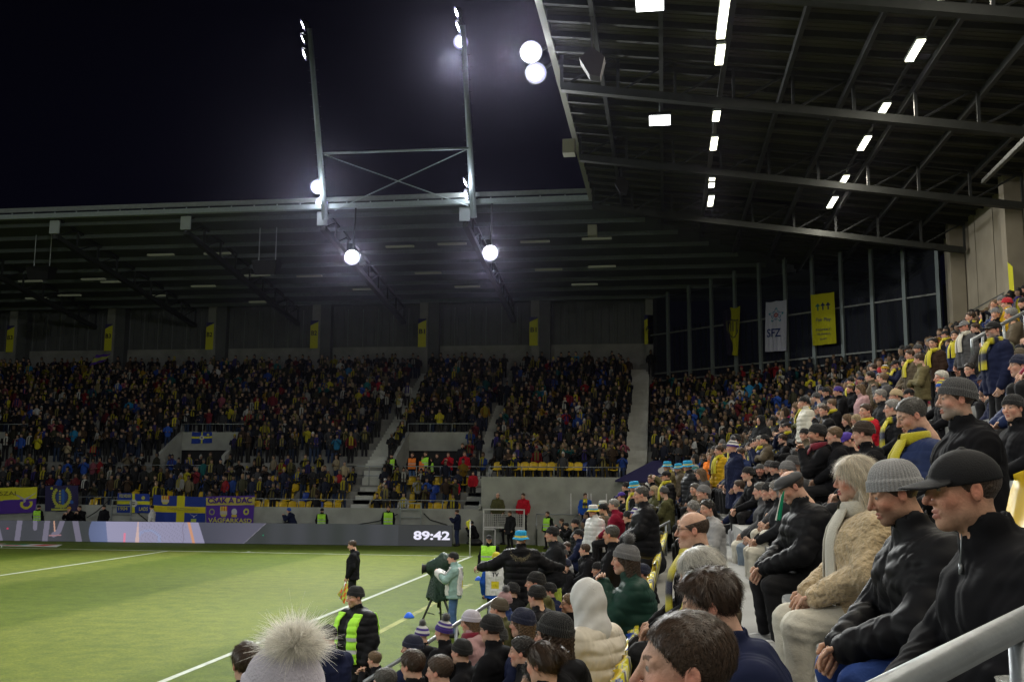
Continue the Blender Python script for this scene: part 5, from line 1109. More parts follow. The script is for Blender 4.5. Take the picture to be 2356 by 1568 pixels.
def cover_name(cv_, cc, ex, bands=None):
    if bands: return 'striped knitted hat in ' + ' and '.join(CNAME[b] for b in dict.fromkeys(bands))
    n = CNAME.get(cc, 'dark')
    return {'bn': n+' beanie', 'br': 'ribbed %s beanie' % n, 'bp': n+' bobble hat', 'cp': n+' cap', 'fc': n+' flat cap', 'bk': ('light blue bucket hat with a yellow band' if cc != 'w' else 'white and light blue bucket hat'), 'hd': n+' hood up',
      'hs': HCN.get(cc, 'dark')+' short hair', 'hk': HCN.get(cc, 'dark')+' cropped hair', 'hl': HCN.get(cc, 'dark')+' long hair', 'hb': HCN.get(cc, 'blond')+' bobbed hair', 'ho': 'balding head', 'hc': HCN.get(cc, '')+' curly hair', 'hu': HCN.get(cc, '')+' hair in a bun'}[cv_]
PEOPLE = []
class Ex(list):
    def __contains__(s, k): return any(t == k or (k in 'GLMH' and len(k) == 1 and len(t) == 2 and t[0] == k) for t in list.__iter__(s))
    def index(s, k):
        return next(i for i, t in enumerate(list.__iter__(s)) if t[0] == k and len(t) == 2)
    def __getitem__(s, i):
        # extra[extra.index('G')+1] -> parameter letter
        return list.__getitem__(s, i-1)[1]
def spec(line, where=None):
    f = line.split(); crop, x, y, w, pose, cover, cc, style, jc, tc, tone, var = f[:12]; ex = Ex([t for t in (f[12].split(',') if len(f) > 12 and f[12] != '-' else [])])
    yaw = float(f[13]) if len(f) > 13 else 180+random.uniform(-14, 22); hy = float(f[14]) if len(f) > 14 else random.uniform(-26, 30); hp = float(f[15]) if len(f) > 15 else random.uniform(0, 8)
    vx, vy = cv(crop, float(x), float(y)); s_ = CROPS[crop][2]; w_ = float(w)
    return dict(vx=vx, vy=vy, w=w_/s_, pose=pose, cover=cover, cc=cc, style=style, jc=jc, tc=tc, tone=tone, var=var, ex=ex, yaw=yaw, hy=hy, hp=hp)
TABLE = '''
4 1745 880 760 sk cp k j k z t m H@B 187 0 4
4 1070 925 550 sk br s q k U t m - 187 0 17
4 690 785 430 sl hb W T b c p f C,W 183 -2 2
4 70 850 308 sk fc G f k k p m S 190 0 26
4 770 330 215 sl bn B j k k
4 615 400 165 sl cp p j k k p m - 190 5 22
4 490 350 160 sl hs t j k k p k
4 320 335 180 sm bn k j k k t m Q
4 1060 85 150 sl hs g j k k p m Y,g
4 1250 160 300 sl hk G f N k p m y 186 0 22
4 1680 0 370 sl bn G h k k p m - 184 0 2
2 1850 1360 190 sl bn k j n k p f Lw 190 0 0
2 2095 1190 230 sl bn n f N k p m - 184 0 0
4 800 110 125 sl hs B h r k p m y
4 620 200 115 sl hl t j k k p f
4 705 195 110 sl hl y j k k p k C
4 1440 50 100 sl bn R j k k
4 870 620 170 sl bp g j k k p f Mg
4 85 640 170 sl bp G j G k p m Mg
1 2005 1010 130 st bn k f c k p m - 190
1 1775 1190 95 sl bn P j a k p f
1 1890 1150 90 sl bn p j n k p m y
1 1470 1232 125 sx hd K h K k p m - 225
1 1640 1220 85 sl hs B j k k p m y
1 1700 1165 75 sl hs t j G k p m
1 2225 870 90 st bn n t n k p m
1 2320 910 95 st cp k j z k p m
3 1555 85 140 st bp p t n k p m Mg 190
3 1400 125 105 st hs B f m j p m y 205
3 1460 105 100 st bn G f m k p m y 195
3 1290 195 75 st hs t j x k p m - 230
3 790 305 125 sf bk u j O j p m Y 195
3 1030 305 145 st bk u f K j p m - 190
3 920 325 115 st bk u j z j p m - 190
3 400 550 145 sl bk u j k k p m y 185
3 480 645 175 sl hk G F k k p m - 184
3 635 595 110 sl hl y j o k p f g 215
3 600 460 90 sl hs t j k k p f
3 30 765 120 sl bk w j n k p m
3 160 765 120 sl hs g j R k p m
3 250 665 110 sl cp p j k k p m
3 1740 400 150 sk bn k j k k p m - 200
3 1885 355 130 sl bn G j k k r m - 255 0 0
3 1950 455 115 sl hd c j g k p f
3 2060 335 145 sl bn k j K c p m
3 2200 370 215 sl bn g j G c p m
3 2085 590 215 sl hl g j K c p f
3 1985 610 190 sl bn k j k J p m
3 1890 600 170 sl hs G j G c p m
3 1800 570 150 sl bn n j n s p m
3 1090 795 155 sl hc g j g k p k
3 1260 810 190 sl hs k h s k p k
3 1210 625 170 sl bn g j k k p m
3 1115 580 120 sl hs G j z k p m
3 1085 1060 370 sl ho B j k k p h Y,g 182 0 3
3 430 880 155 sl bp p j k k p m Mg
3 480 970 170 sk bn G j K k p m
3 130 1115 195 sl hk G j k k t m
3 40 1305 120 sl bn p j k k p m
3 290 1410 330 sm bp g f d k p f Mg,LB 180 0 2
3 400 1050 160 sl bn k f n k p m
5 980 340 470 sl hb w j z k p f Y,Gs 175 0 14
5 1075 640 560 sk hs B h n k p m - 176 0 14
5 825 1280 930 sl hk B j k k p m - 184 0 0
7 1600 865 350 sl hd w f i k p f - 150 0 4
7 1320 1165 345 sl bn K j k k p f g,LB 168 0 2
7 1230 1410 330 sl hu B j k k p f - 172
7 1200 1575 320 sl hs k j k k p m - 165
7 780 1115 230 sl bn k j k k p f g 165
7 1050 1065 235 sl bn n j n k p f g,Lt 172
7 605 1050 180 sl bn v j q k p f Q,Lt 160
7 850 940 165 sl bn z j o k p m - 160
7 895 875 150 sl bp q j N k p f Mg 165
7 965 785 130 sl bn k j k k p m - 165
7 1165 715 165 sl bn k j o k p m - 165
7 1175 835 180 sl bn k F k k p f - 175
7 1060 745 115 sl hk g j n k t m - 190
7 370 1135 180 sl bp p j k k p k Mg 150
7 185 1165 150 sl bp p j k k p k Mg 145
7 100 1275 190 sl bn n j n k p m - 150
7 105 1430 220 sl hs B j k k p m g 160
7 1280 590 115 sl bn k j l k p m - 185
7 1410 470 90 sl bp G f w k p k MG 200
7 1310 295 120 sl bn k h K k p m - 185
7 1440 405 75 sl hs B j k k p m - 215
7 1530 445 80 sl hl t j k k p f
7 1045 330 150 sw bk u F k k p m - 98 -10 0
7 1665 90 110 st bk w f w k p m - 215
8 755 1790 950 sl bp v F w k p f Mw 150
8 450 1395 330 sl hs B j k k p m - 150
8 1235 1120 210 sl cp k j n k p m - 150 10 0
8 1690 1355 150 sm hs t j k k p k - 170
8 1790 1580 230 sl hs G j k k p m - 150
2 1955 490 120 st bn r f m k p m - 150
2 1830 605 120 sl bn g j k k p m
2 1690 625 75 st hs B j N k p m y
2 1600 685 80 st hs t j n k p m
2 1480 745 130 st cp g j G k r m C
2 1800 785 200 st cp k j n k p m Y,g 186
2 1955 1015 175 sl bn o j k k p m
2 1780 1120 135 sl bn k j k k t m
2 1700 1345 150 sl cp n j k k r m
2 1430 1245 120 sl cp K j k k p m
2 1375 850 100 st hs k j N k p m y 215
2 1265 835 90 st cp k j k k p m y
2 1130 935 110 st hs k j B k p m y 200
2 960 1000 100 st bn G j G k p m
2 870 1065 100 st hs B j z k p m y
2 975 1115 115 sx hs B j O k p m
2 710 1170 100 sf cp k j n k p m Y
2 590 1225 90 st bn y h n k p m y
2 425 1305 100 st hs k j z k p m
2 320 1345 80 st bn n j k k p m
2 205 1355 80 st bn k j k k p m y
2 65 1475 105 sl bn p j k k p m
2 200 1445 80 sl hs t j k k r m
2 310 1450 115 st hl t h q k p f
2 1085 1275 95 sl hl k j k k p f
2 1220 1325 145 sl hs w j k k r m g
2 1240 1440 165 sl bn a j k k p m
2 710 1525 140 sl bn b j k k p m
2 540 1525 130 sl hs g j K k p m
2 860 1505 130 sl cp k j k k p m
2 2110 405 75 st hs B j k k p m
2 2095 495 80 st bn G j K k p m
2 2150 330 80 st bn k j k k p m
2 1560 590 70 st bn k j k k p m
2 1540 1230 130 sl hs k j n k p m
2 1600 1050 120 sl bn n j K k p m
2 1300 1080 95 sl hs B j k k p m
2 1180 1130 90 sl bn k j o k p m
2 1500 960 110 st bn k j K k p m
v 2330 940 56 sl bn k j k k p m
v 2345 820 34 sl bn z j N k p m
v 2085 960 30 sl hs t j k k p m
v 2010 1060 34 sl bn k j K k p m
v 1960 1040 30 sl hs k j n k p m
v 1890 1075 30 sl bn k j k k p m
v 1770 1075 27 sl bn G j k k p m
v 1700 1120 26 sl hs B j n k p m
v 1660 1095 22 sl bn k j k k p m
v 1765 1130 30 sl bn n j k k p m
v 1850 1000 26 sl bn k j z k p m
v 1800 1010 20 sl hs B j k k p m
v 1445 1190 26 sl bn k j k k p m
v 1470 1250 32 sl hs k j k k p m
v 1330 1230 22 sl bn k j n k p m
v 1345 1265 24 sl hs B j k k p m
v 1300 1300 26 sl bn n j k k p m
v 1375 1310 30 sl bn k j K k p m
v 1310 1390 40 sl hs t j k k p m
v 1262 1360 34 sl bn k j n k p m
v 1140 1470 52 sl bn K j n k p m
v 1200 1500 60 sl hs k j k k p f
v 1060 1500 52 sl bn k j k k p m
v 1010 1545 60 sl hs B j n k p m
v 1475 1320 40 sl bn n j k k p m
v 1440 1120 20 sl bn k j k k p m
v 1500 1130 20 sl bn k j n k p m
v 1380 1200 22 sl hs t j k k p m
'''
BANDS = {'3 430 880': ('p', 'w', 'p', 'w'), '3 40 1305': ('p', 'w', 'p'), '7 370 1135': ('p', 'p', 'p', 'w', 'p', 'w'), '7 185 1165': ('p', 'w', 'p', 'w'), '3 1555 85': ('p', 'w', 'g', 'w'), '2 1240 1440': ('a', 'a', 'y', 'g', 'y'), '2 590 1225': ('m', 'm', 'g', 'w'), '1 1890 1150': ('p', 'p', 'w', 'y'), '4 1440 50': ('R', 'R', 'k'), '2 1955 1015': ('o', 'o', 'o', 'o')}
STUB = {'4 1745': (.25, (.2, .13, .1)), '4 1070 925': (.55, (.12, .08, .06)), '4 1680': (.75, (.3, .28, .26)), '4 320': (.8, (.05, .035, .03)), '3 1885': (.6, (.08, .05, .04)), '2 1700': (.7, (.05, .03, .03)), '2 1800': (.6, (.3, .28, .26)), '3 1085': (.2, (.2, .15, .12)), '5 1075': (.4, (.15, .1, .08)), '5 825': (.35, (.2, .14, .11)), '7 1060': (.5, (.2, .2, .2))}
HERO = ('4 1745', '4 1070 925', '4 690', '4 70 ', '5 825', '5 1075', '5 980', '3 1085', '4 1680', '4 1250', '7 1320', '7 1600', '7 1050', '8 755', '3 290')
LABELS = {'4 1745': 'person in black cap and black zipped jacket sitting nearest the camera on the right', '4 1070 925': 'person in ribbed grey beanie and black quilted jacket between the black cap and the blond bob', '4 690': 'person with blond bob in a beige fleece teddy coat and cream trousers',
 '4 70 ': 'person in grey flat cap and black puffer jacket bent forward, white trainers', '5 825': 'person with short brown hair in the bottom foreground, only head and shoulders in view', '5 1075': 'person with dark tousled hair and navy hooded top just behind the foreground head', '5 980': 'person with pale blond hair, striped scarf and grey gloves before the balding man',
 '3 1085': 'balding person with glasses and a yellow and navy scarf in profile', '4 1680': 'person with grey beard, dark grey beanie and big black hooded jacket above the black cap', '8 755': 'person in pale lilac hat with huge white fur pompom at the bottom left', '7 1600': 'person with white hood up and beige padded jacket seen from behind',
 '7 1320': 'person in large black beanie and glasses left of the white hood', '7 1045': 'person in plain light blue hat standing with arms spread in a fur collared black parka', '7 1665': 'person in white jacket and blue banded hat standing among the front rows', '1 2005': 'person standing in an off-white puffer jacket and black beanie', '1 1775': 'person in bright pink beanie'}
# heads of the row the photo shows: depth follows from the size of the head
def depth(d):
    L = {'hd': .275, 'cp': .232, 'fc': .245, 'bn': .228, 'br': .235, 'bp': .228, 'bk': .27, 'hb': .235, 'hl': .225, 'hc': .24}.get(d['cover'], .21)
    if d['var'] == 'k': L *= .95
    return L*FV/d['w']
SPECS = []
for ln in TABLE.strip().split('\n'):
    if '@' in ln: ln = ln.replace('H@B', 'HB')
    f = ln.split()
    if len(f) == 10: ln += ' p m -'
    d = spec(ln); key = ' '.join(f[:3]); d['key'] = key; d['bands'] = BANDS.get(key); d['stub'] = next((v for k, v in STUB.items() if ln.startswith(k)), None); d['hero'] = any(ln.startswith(k) for k in HERO); d['lab'] = next((v for k, v in LABELS.items() if ln.startswith(k)), None)
    d['D'] = depth(d); d['P'] = atD(d['vx'], d['vy'], d['D']); SPECS.append(d)
def place(crop, x, y, rest, P=None, ground=None, yplane=None, lab=None, zh=None):
    d = spec('%s %s %s 30 %s' % (crop, x, y, rest)); s_ = 1.0
    hz = POSES[d['pose']]['hd'][1]
    if ground is not None:
        r_ = ray(d['vx'], d['vy']); t = (ground+hz-CP[2])/r_[2]; d['P'] = CP+r_*t; d['D'] = t
    if yplane is not None:
        d['P'] = onp(d['vx'], d['vy'], 1, yplane); d['D'] = 50.
        if zh is not None: d['scale'] = max(.85, min(1.1, (d['P'][2]-zh)/hz))
    d.update(key='', bands=None, stub=None, hero=False, lab=lab); SPECS.append(d)
    if ground == .14: d['fat'] = 1.25; d['scale'] = 1.085
    return d
place('8', 1475, 245, 'st hs B j k k p m - 187 0 12', ground=0, lab='assistant referee in black holding a checkered flag on the touchline')
place('8', 1500, 745, 'st bn k F k k p m V,o 238 -10 5', ground=.14, lab='steward in black with an open hi-vis vest walking beside the touchline')
place('7', 455, 500, 'sf bn k j e j p m T 185 0 0', ground=0, lab='camera operator in a white TV bib and jeans behind the covered camera')
place('7', 770, 335, 'st cp k j k k p m V 262', ground=0, lab='steward in closed hi-vis vest and black cap near the corner flag')
place('7', 830, 500, 'st bn y j a k p m T 95', ground=0, lab='person in a white TV bib over a blue jacket seen from behind')
place('w', 75, 815, 'sf hs B j n N p m - 175', ground=0, lab='photographer in dark jacket standing at the end of the LED board')
place('w', 300, 990, 'cr bn k j k k p m - 180', ground=0, lab='photographer crouching behind the corner flag')
place('w', 795, 805, 'st bn k F k k p m - 190', ground=0, lab='taller of two people in black coats in front of the mesh gate')
place('w', 905, 835, 'st hs B F k k p m - 230', ground=0, lab='person with fur-trimmed collar beside the taller black coat at the mesh gate')
place('w', 1560, 805, 'st bn k j k k p m - 200', ground=0, lab='person in dark jacket standing by the low wall under the awning')
place('w', 1495, 845, 'st hs B j k k p m V 230', ground=0, lab='person in narrow hi-vis vest by the low wall under the awning')
place('w', 1715, 955, 'cr hs B j K k p m - 190', ground=.35, lab='left one of two crouching people in dark jackets right of the low wall')
place('w', 1790, 1025, 'cr bn k j k k p m - 190', ground=.3, lab='right one of two crouching people in dark jackets right of the low wall')
place('w', 715, 555, 'st ho B j o k p m - 270', yplane=8.0-.0, lab='balding person in olive jacket looking over the mesh gate', zh=.0)
place('w', 1115, 560, 'st hs B j r k p m - 265', yplane=7.9, lab='person in red jacket standing behind the right end of the mesh gate', zh=.0)
place('w', 2090, 560, 'st hs B j a k p m Y 270', yplane=7.4, lab='person in blue jacket with yellow scarf at the foot of the corner block', zh=.2)
place('b', 650, 375, 'st bn k j k k p m V 100', yplane=7.5, lab='steward in hi-vis vest seen from behind right of the camera crew', zh=0)
place('b', 1300, 355, 'st hs B j k k p m V 285', yplane=7.5, lab='steward in hi-vis vest beside the wall ladder', zh=0)
place('b', 320, 375, 'cr bn a j n k p m - 180', yplane=7.4, lab='camera operator in blue hat beside the purple banner', zh=0)
place('a', 360, 322, 'st bn k j k k p m V 90', yplane=7.5, lab='steward in hi-vis vest under the yellow and purple banner', zh=0)
place('a', 635, 340, 'cr bn m j k k p m - 265', yplane=7.5, lab='left one of two crouching firefighters in dark striped jackets', zh=0)
place('a', 730, 330, 'cr hs B j k k p m - 275', yplane=7.5, lab='right one of two crouching firefighters in dark striped jackets', zh=0)
place('a', 955, 322, 'st bn k j k k p m - 265', yplane=7.5, lab='person in black with a hi-vis chest patch left of the cross banners', zh=0)
place('a', 1395, 325, 'st bn k f w k p m - 200', yplane=7.5, lab='person in white and black jacket in front of the large cross banner', zh=0)
for x, y, r_, lb in ((1105, 1368, 'st bn k j k k p m V 270', 'steward in hi-vis yellow vest on the aisle steps'), (1277, 1360, 'st hs B j k j p m X 270', 'taller steward in orange vest at the right tunnel mouth'), (1362, 1388, 'st hs B j k k p m X 265', 'shorter steward in orange vest at the right tunnel mouth'),
    (1385, 1352, 'st hs B j k k p m V 250', 'steward in hi-vis vest behind the orange vests'), (1428, 1402, 'st hs B j k k p m V 265', 'steward in hi-vis vest right of the orange vests'), (1478, 1368, 'st hs B j K k p m - 270', 'person in dark jacket between the vests and the red jackets'),
    (1570, 1358, 'sf hs B j r j p m - 262', 'person in red jacket with white stripe leaning on the walkway rail'), (1703, 1352, 'st hs t j r O p m - 275', 'person in open red jacket by the right side of the tunnel'), (1686, 1285, 'st hs B j K k p m - 270', 'person in black jacket above the red jackets')):
    place('u', x, y, r_, yplane=12.0 if y > 1300 else 12.6, zh=2.9, lab=lb)
place('b', 1955, 85, 'st bn g j r k p m - 270', yplane=10.3, zh=2.0, lab='person in red jacket and pale hat standing on the lower rows')
place('b', 2130, 10, 'st hs B f r k p m - 265', yplane=10.9, zh=2.5, lab='person in bright red jacket with dark face covering on the lower rows')
place('b', 1268, 80, 'sf bn w j t k p f C 270', yplane=10.0, zh=2.1, lab='person in light brown coat and white hat at the foot of the aisle steps')
# labels, made unique through their neighbours
def base_label(d):
    s = 'person %s in %s %s with %s' % (POSN[d['pose']], CNAME[d['jc']], STN[d['style']], cover_name(d['cover'], d['cc'], d['ex'], d['bands']))
    if 'Y' in d['ex']: s += ' and yellow-navy scarf'
    elif 'y' in d['ex']: s += ' and yellow scarf'
    elif 'C' in d['ex']: s += ' and cream scarf'
    elif 'Q' in d['ex']: s += ' and dark red scarf'
    if 'g' in d['ex']: s += ', glasses'
    return s
for d in SPECS: d['bl'] = d['lab'] or base_label(d)
from collections import Counter
cnt = Counter(d['bl'] for d in SPECS)
def short(d): return '%s %s and %s' % (CNAME[d['jc']], STN[d['style']], cover_name(d['cover'], d['cc'], d['ex'], d['bands']))
csh = Counter(short(d) for d in SPECS)
for d in SPECS:
    d['label'] = d['bl']
    if cnt[d['bl']] > 1:
        c = sorted([q for q in SPECS if q is not d and csh[short(q)] == 1], key=lambda q: (q['vx']-d['vx'])**2+(q['vy']-d['vy'])**2)[0]
        dx, dy = d['vx']-c['vx'], d['vy']-c['vy']; rel = ('right of' if dx > 0 else 'left of') if abs(dx) > abs(dy) else ('below' if dy > 0 else 'above')
        d['label'] = 'person in %s, %s %s' % (short(d).replace(' and ', ', '), rel, short(c).replace('striped knitted hat in', 'hat in'))
        if len(d['label'].split()) > 16: d['label'] = ' '.join(d['label'].split()[:16])
for d in SPECS:
    rz = math.radians(d['yaw']); o = person(d['P'], rz, d['pose'], d['cover'], d['cc'], d['style'], d['jc'], d['tc'], d['tone'], d['var'], d['ex'], math.radians(d['hy']), math.radians(d['hp']),
        d.get('scale', .86 if d['var'] == 'k' else (.96 if d['var'] == 'f' else 1.)), d['label'], None, .8 if d['hero'] else 1., d['stub'], d.get('fat', 1.2 if (d['var'] == 'h' or d['hero']) else (1.14 if d['D'] < 20 else 1.06)), bands=d['bands'])
    d['o'] = o
# ================================================================ low detail figures for the far crowd
def lowfig(g, jc, scarf, hat, sit, skin=(.42, .27, .2), tcol=(.015, .015, .02), hatc=(.015, .015, .02), pose=0):
    V = []; F = []; C = []
    def lathe(prof, n, cx=0, cy=0, col=(1, 1, 1), cap=True, cols=None):
        b = len(V); k = len(prof)
        for i, (z, rx, ry, ox) in enumerate(prof):
            for j in range(n): a = 2*math.pi*j/n; V.append((cx+ox+rx*math.cos(a), cy+ry*math.sin(a), z)); C.append(cols[i] if cols else col)
        for i in range(k-1):
            for j in range(n): F.append((b+i*n+j, b+i*n+(j+1) % n, b+(i+1)*n+(j+1) % n, b+(i+1)*n+j))
    def limb(pts, rad, n, col):
        b = len(V); pts = [np.array(p, float) for p in pts]
        for i, p in enumerate(pts):
            d = pts[min(i+1, len(pts)-1)]-pts[max(i-1, 0)]; d /= np.linalg.norm(d)+1e-9; r = np.cross(d, (0, 1, .13)); r /= np.linalg.norm(r)+1e-9; u = np.cross(r, d)
            for j in range(n): a = 2*math.pi*j/n; V.append(tuple(p+(r*math.cos(a)+u*math.sin(a))*rad[i])); C.append(col)
        for i in range(len(pts)-1):
            for j in range(n): F.append((b+i*n+j, b+i*n+(j+1) % n, b+(i+1)*n+(j+1) % n, b+(i+1)*n+j))
    z0 = .0 if not sit else -.42
    if sit:
        for s in (-1, 1): limb([(0, s*.09, .52), (.40, s*.11, .52), (.42, s*.11, .05)], [.09, .075, .06], 5, tcol)
    else:
        for s in (-1, 1): limb([(0, s*.09, .92), (.01, s*.10, .5), (-.01, s*.11, .04)], [.095, .075, .065], 5, tcol)
    B = z0
    lathe([(B+.82, .11, .15, 0), (B+.95, .15, .20, .01), (B+1.2, .145, .20, .01), (B+1.36, .13, .20, 0), (B+1.45, .09, .14, 0), (B+1.50, .06, .07, 0)], 8, col=jc)
    e = [(.05, .26, 1.15), (.14, .27, 1.2), (.02, .27, 1.14)][pose % 3]; w = [(.20, .10, 1.12), (.30, .06, 1.42), (.10, .26, .92)][pose % 3]
    for s in (-1, 1):
        limb([(0, s*.19, B+1.38), (e[0], s*e[1], B+e[2]), (w[0], s*w[1], B+w[2])], [.075, .06, .05], 5, jc); limb([(w[0], s*w[1], B+w[2]), (w[0]+.07, s*w[1]*.8, B+w[2]+.03)], [.04, .025], 4, skin)
    hb = [(B+1.50, .05, .05, .0), (B+1.54, .07, .06, .02), (B+1.60, .098, .073, .02), (B+1.66, .098, .078, .015), (B+1.71, .09, .074, .005), (B+1.755, .055, .05, 0), (B+1.77, .004, .004, 0)]
    hcol = [skin, skin, skin, skin, hatc, hatc, hatc]
    lathe(hb, 8, cols=hcol); lathe([(B+1.54, .06, .072, -.035), (B+1.62, .085, .085, -.025), (B+1.70, .10, .086, -.006), (B+1.765, .07, .062, -.005), (B+1.79+(.02 if hat else 0), .005, .005, 0)], 8, col=hatc)
    if scarf is not None:
        lathe([(B+1.43, .10, .12, .01), (B+1.47, .115, .12, .015), (B+1.52, .085, .09, .015)], 8, col=scarf)
        for s in (-1, 1):
            b = len(V); 
            for i, (z, x) in enumerate(((1.46, .12), (1.3, .165), (1.12, .175), (1.0, .175))):
                for yy in (s*.03, s*.12): V.append((x, yy, B+z)); C.append(scarf if i % 2 == 0 or scarf[0] < .3 else scarf)
            for i in range(3): F.append((b+2*i, b+2*i+1, b+2*i+3, b+2*i+2) if s > 0 else (b+2*i+1, b+2*i, b+2*i+2, b+2*i+3))
    return np.array(V, np.float32), np.array(F, np.int32), np.array(C, np.float32)
JC = [('black', (.010, .010, .013), 26), ('black', (.016, .016, .02), 14), ('navy', (.012, .016, .04), 16), ('dark grey', (.045, .045, .05), 9), ('dark olive', (.045, .045, .025), 7), ('brown', (.06, .035, .02), 4), ('red', (.30, .012, .02), 2.2), ('mustard', (.36, .21, .01), 1.8), ('yellow', (.45, .4, .02), 1.2), ('blue', (.02, .07, .35), 3), ('white', (.45, .45, .45), 2.2), ('beige', (.28, .23, .15), 2.4), ('teal', (.01, .13, .14), 1.5), ('dark red', (.14, .012, .02), 2.5), ('pink', (.3, .08, .12), .8), ('light blue', (.02, .2, .42), .9)]
jw = np.array([j[2] for j in JC], float); jw /= jw.sum()
SCF = [(None, None, 56), ('yellow', (.36, .31, .02), 10), ('yellow-navy', (.18, .155, .05), 9), ('navy', (.03, .02, .14), 6), ('white', (.4, .4, .38), 4)]
sw_ = np.array([s[2] for s in SCF], float); sw_ /= sw_.sum()
HTS = [('black hat', (.012, .012, .014), 30), ('dark hair', (.03, .018, .012), 26), ('brown hair', (.08, .045, .025), 14), ('grey hat', (.10, .10, .11), 10), ('navy hat', (.015, .02, .06), 8), ('blond hair', (.25, .18, .1), 5), ('yellow hat', (.45, .4, .03), 3), ('white hat', (.45, .45, .45), 3), ('red hat', (.3, .01, .02), 1)]
hw_ = np.array([h[2] for h in HTS], float); hw_ /= hw_.sum()
VARS = {}
def variant(sit):
    j = rng.choice(len(JC), p=jw); s = rng.choice(len(SCF), p=sw_); h = rng.choice(len(HTS), p=hw_); sk = int(rng.integers(3)); ps = int(rng.integers(3))
    k = (j, s, h, sk, ps, sit)
    if k not in VARS:
        tc_ = [(.012, .012, .016), (.02, .035, .08), (.03, .03, .03)][sk]
        VARS[k] = lowfig(None, JC[j][1], SCF[s][1], 'hat' in HTS[h][0], sit, [(.44, .29, .21), (.38, .24, .17), (.30, .19, .13)][sk], tc_, HTS[h][1], ps)
    return k, VARS[k]
LM = {}
def single(k, x, y, z, yaw, where):
    if k not in LM: V, F, C = VARS[k]; LM[k] = npmesh('fan', V, F, M_PEOPLE, C)
    o = link('person', LM[k], None, (x, y, z)); o.rotation_euler = (0, 0, yaw); s = rng.uniform(.93, 1.04); o.scale = (s, s, s)
    tag(o, slabel(k, where), 'person', 'fans in the stands'); return o
bulk = ([], [], []); nb = 0
def add_bulk(v, x, y, z, yaw):
    global nb
    V, F, C = v; s = rng.uniform(.93, 1.05); c_, s_ = math.cos(yaw), math.sin(yaw); W_ = V*s; X = np.stack([W_[:, 0]*c_-W_[:, 1]*s_+x, W_[:, 0]*s_+W_[:, 1]*c_+y, W_[:, 2]+z], 1)
    bulk[0].append(X); bulk[1].append(F+nb); bulk[2].append(C*rng.uniform(.45, 1.2)*(.85+.3*math.sin(x*.55+1)*math.sin(y*.8+x*.2))); nb += len(V)
def blocked(x, y, zc):
    for d in SPECS:
        if abs(d['P'][0]-x) < .42 and abs(d['P'][1]-y) < .38: return True
    return False
ORD = ['first', 'second', 'third', 'fourth', 'fifth', 'sixth', 'seventh', 'eighth', 'ninth', 'tenth', 'eleventh', 'twelfth', 'thirteenth', 'fourteenth', 'fifteenth', 'sixteenth', 'seventeenth', 'eighteenth', 'nineteenth', 'twentieth', 'twenty-first', 'twenty-second', 'twenty-third', 'last']
fd = -math.pi/2
CAND = []
# lower rows of the end stand
for r in range(4):
    x = -38.
    while x < -1.4:
        x += .52
        if any(a-.25 < x < c+.25 for a, c in AISLES if a > -14): continue
        pr = .93 if x < -12 else .6
        if r == 0: pr = .35 if x > -13.5 else .25
        if rng.random() < pr: CAND.append((0, x+rng.normal()*.05, 9.0+.8*r, 1.2+.45*r, fd+rng.normal()*.3, rng.random() < (.35 if r > 0 else .6), 'in the %s end stand row %s' % (ORD[r], 'left of the masts' if x < -12 else 'near the corner')))
# front row of the right block
for r in range(3):
    x = -.6
    while x < 6.:
        x += .52
        if rng.random() < .78: CAND.append((1, x, 10.1 if r == 0 else 10.9+.8*(r-1)+.4, 3.36 if r == 0 else zup(10.7+.8*(r-1)), fd+rng.normal()*.3, r == 0 and rng.random() < .8, 'in the %s row above the tall corner wall' % ORD[r]))
# walkway
for x in list(np.arange(-38, -9.4, .9))+[-1.6, -.9, -2.2]:
    if rng.random() < .85: CAND.append((1, x+rng.normal()*.1, 12.0, 2.9, fd+rng.normal()*.5, False, 'on the walkway of the end stand'))
for x in np.arange(-20.6, -17, .55):
    if rng.random() < .7: CAND.append((1, x, 12.4+rng.random()*1.5, 2.9, fd+rng.normal()*.4, False, 'at the left tunnel mouth'))
UP = []
y = 12.7; rowi = 0
while y < 25.3:
    x = -46. if y > 12 else 0
    while x < 7.1:
        x += .5
        if any(a-.2 < x < c+.2 for a, c in AISLES+[RA] if a > -14) and rng.random() > .12: continue
        if y < 15.4 and any(a-.15 < x < c+.15 for a, c in VOMS): continue
        if x > 6.1: 
            if rng.random() > .15: continue
        if math.sin(x*.83+y*.7)*math.sin(y*1.9-x*.31) > .86 and rng.random() < .6: continue
        if rng.random() < (.98 if y < 23 else .9): UP.append((x+rng.normal()*.11, y+.1+rng.normal()*.08, zup(y-.4+.0)+.0, fd+rng.normal()*.3, rng.random() < .12))
    y += .8; rowi += 1
y = 11.5
while y < 12.6:
    for x in np.arange(-.6, 6., .5): UP.append((x, y, zup(y-.4), fd+rng.normal()*.3, False))
    y += .8
# corner block
CB = []
for k in range(17):
    q0 = 1.2+k*.72; z = 3.5+.33*k
    for s in np.arange(-13, min(q0, 12)-.3, .52):
        p = np.array([7.5+q0*.7071-.7071*(-s)*-1*-1, 0]); px = 7.5+q0*.7071-.7071*s; py = 8+q0*.7071+.7071*s
        if px < 7.6 or rng.random() > .85: continue
        zs = 1.79+.4*((px-8.45)/.76)
        if py < 6.9: continue
        CB.append((px+rng.normal()*.05, py, z, math.radians(225)+rng.normal()*.3, rng.random() < .25))
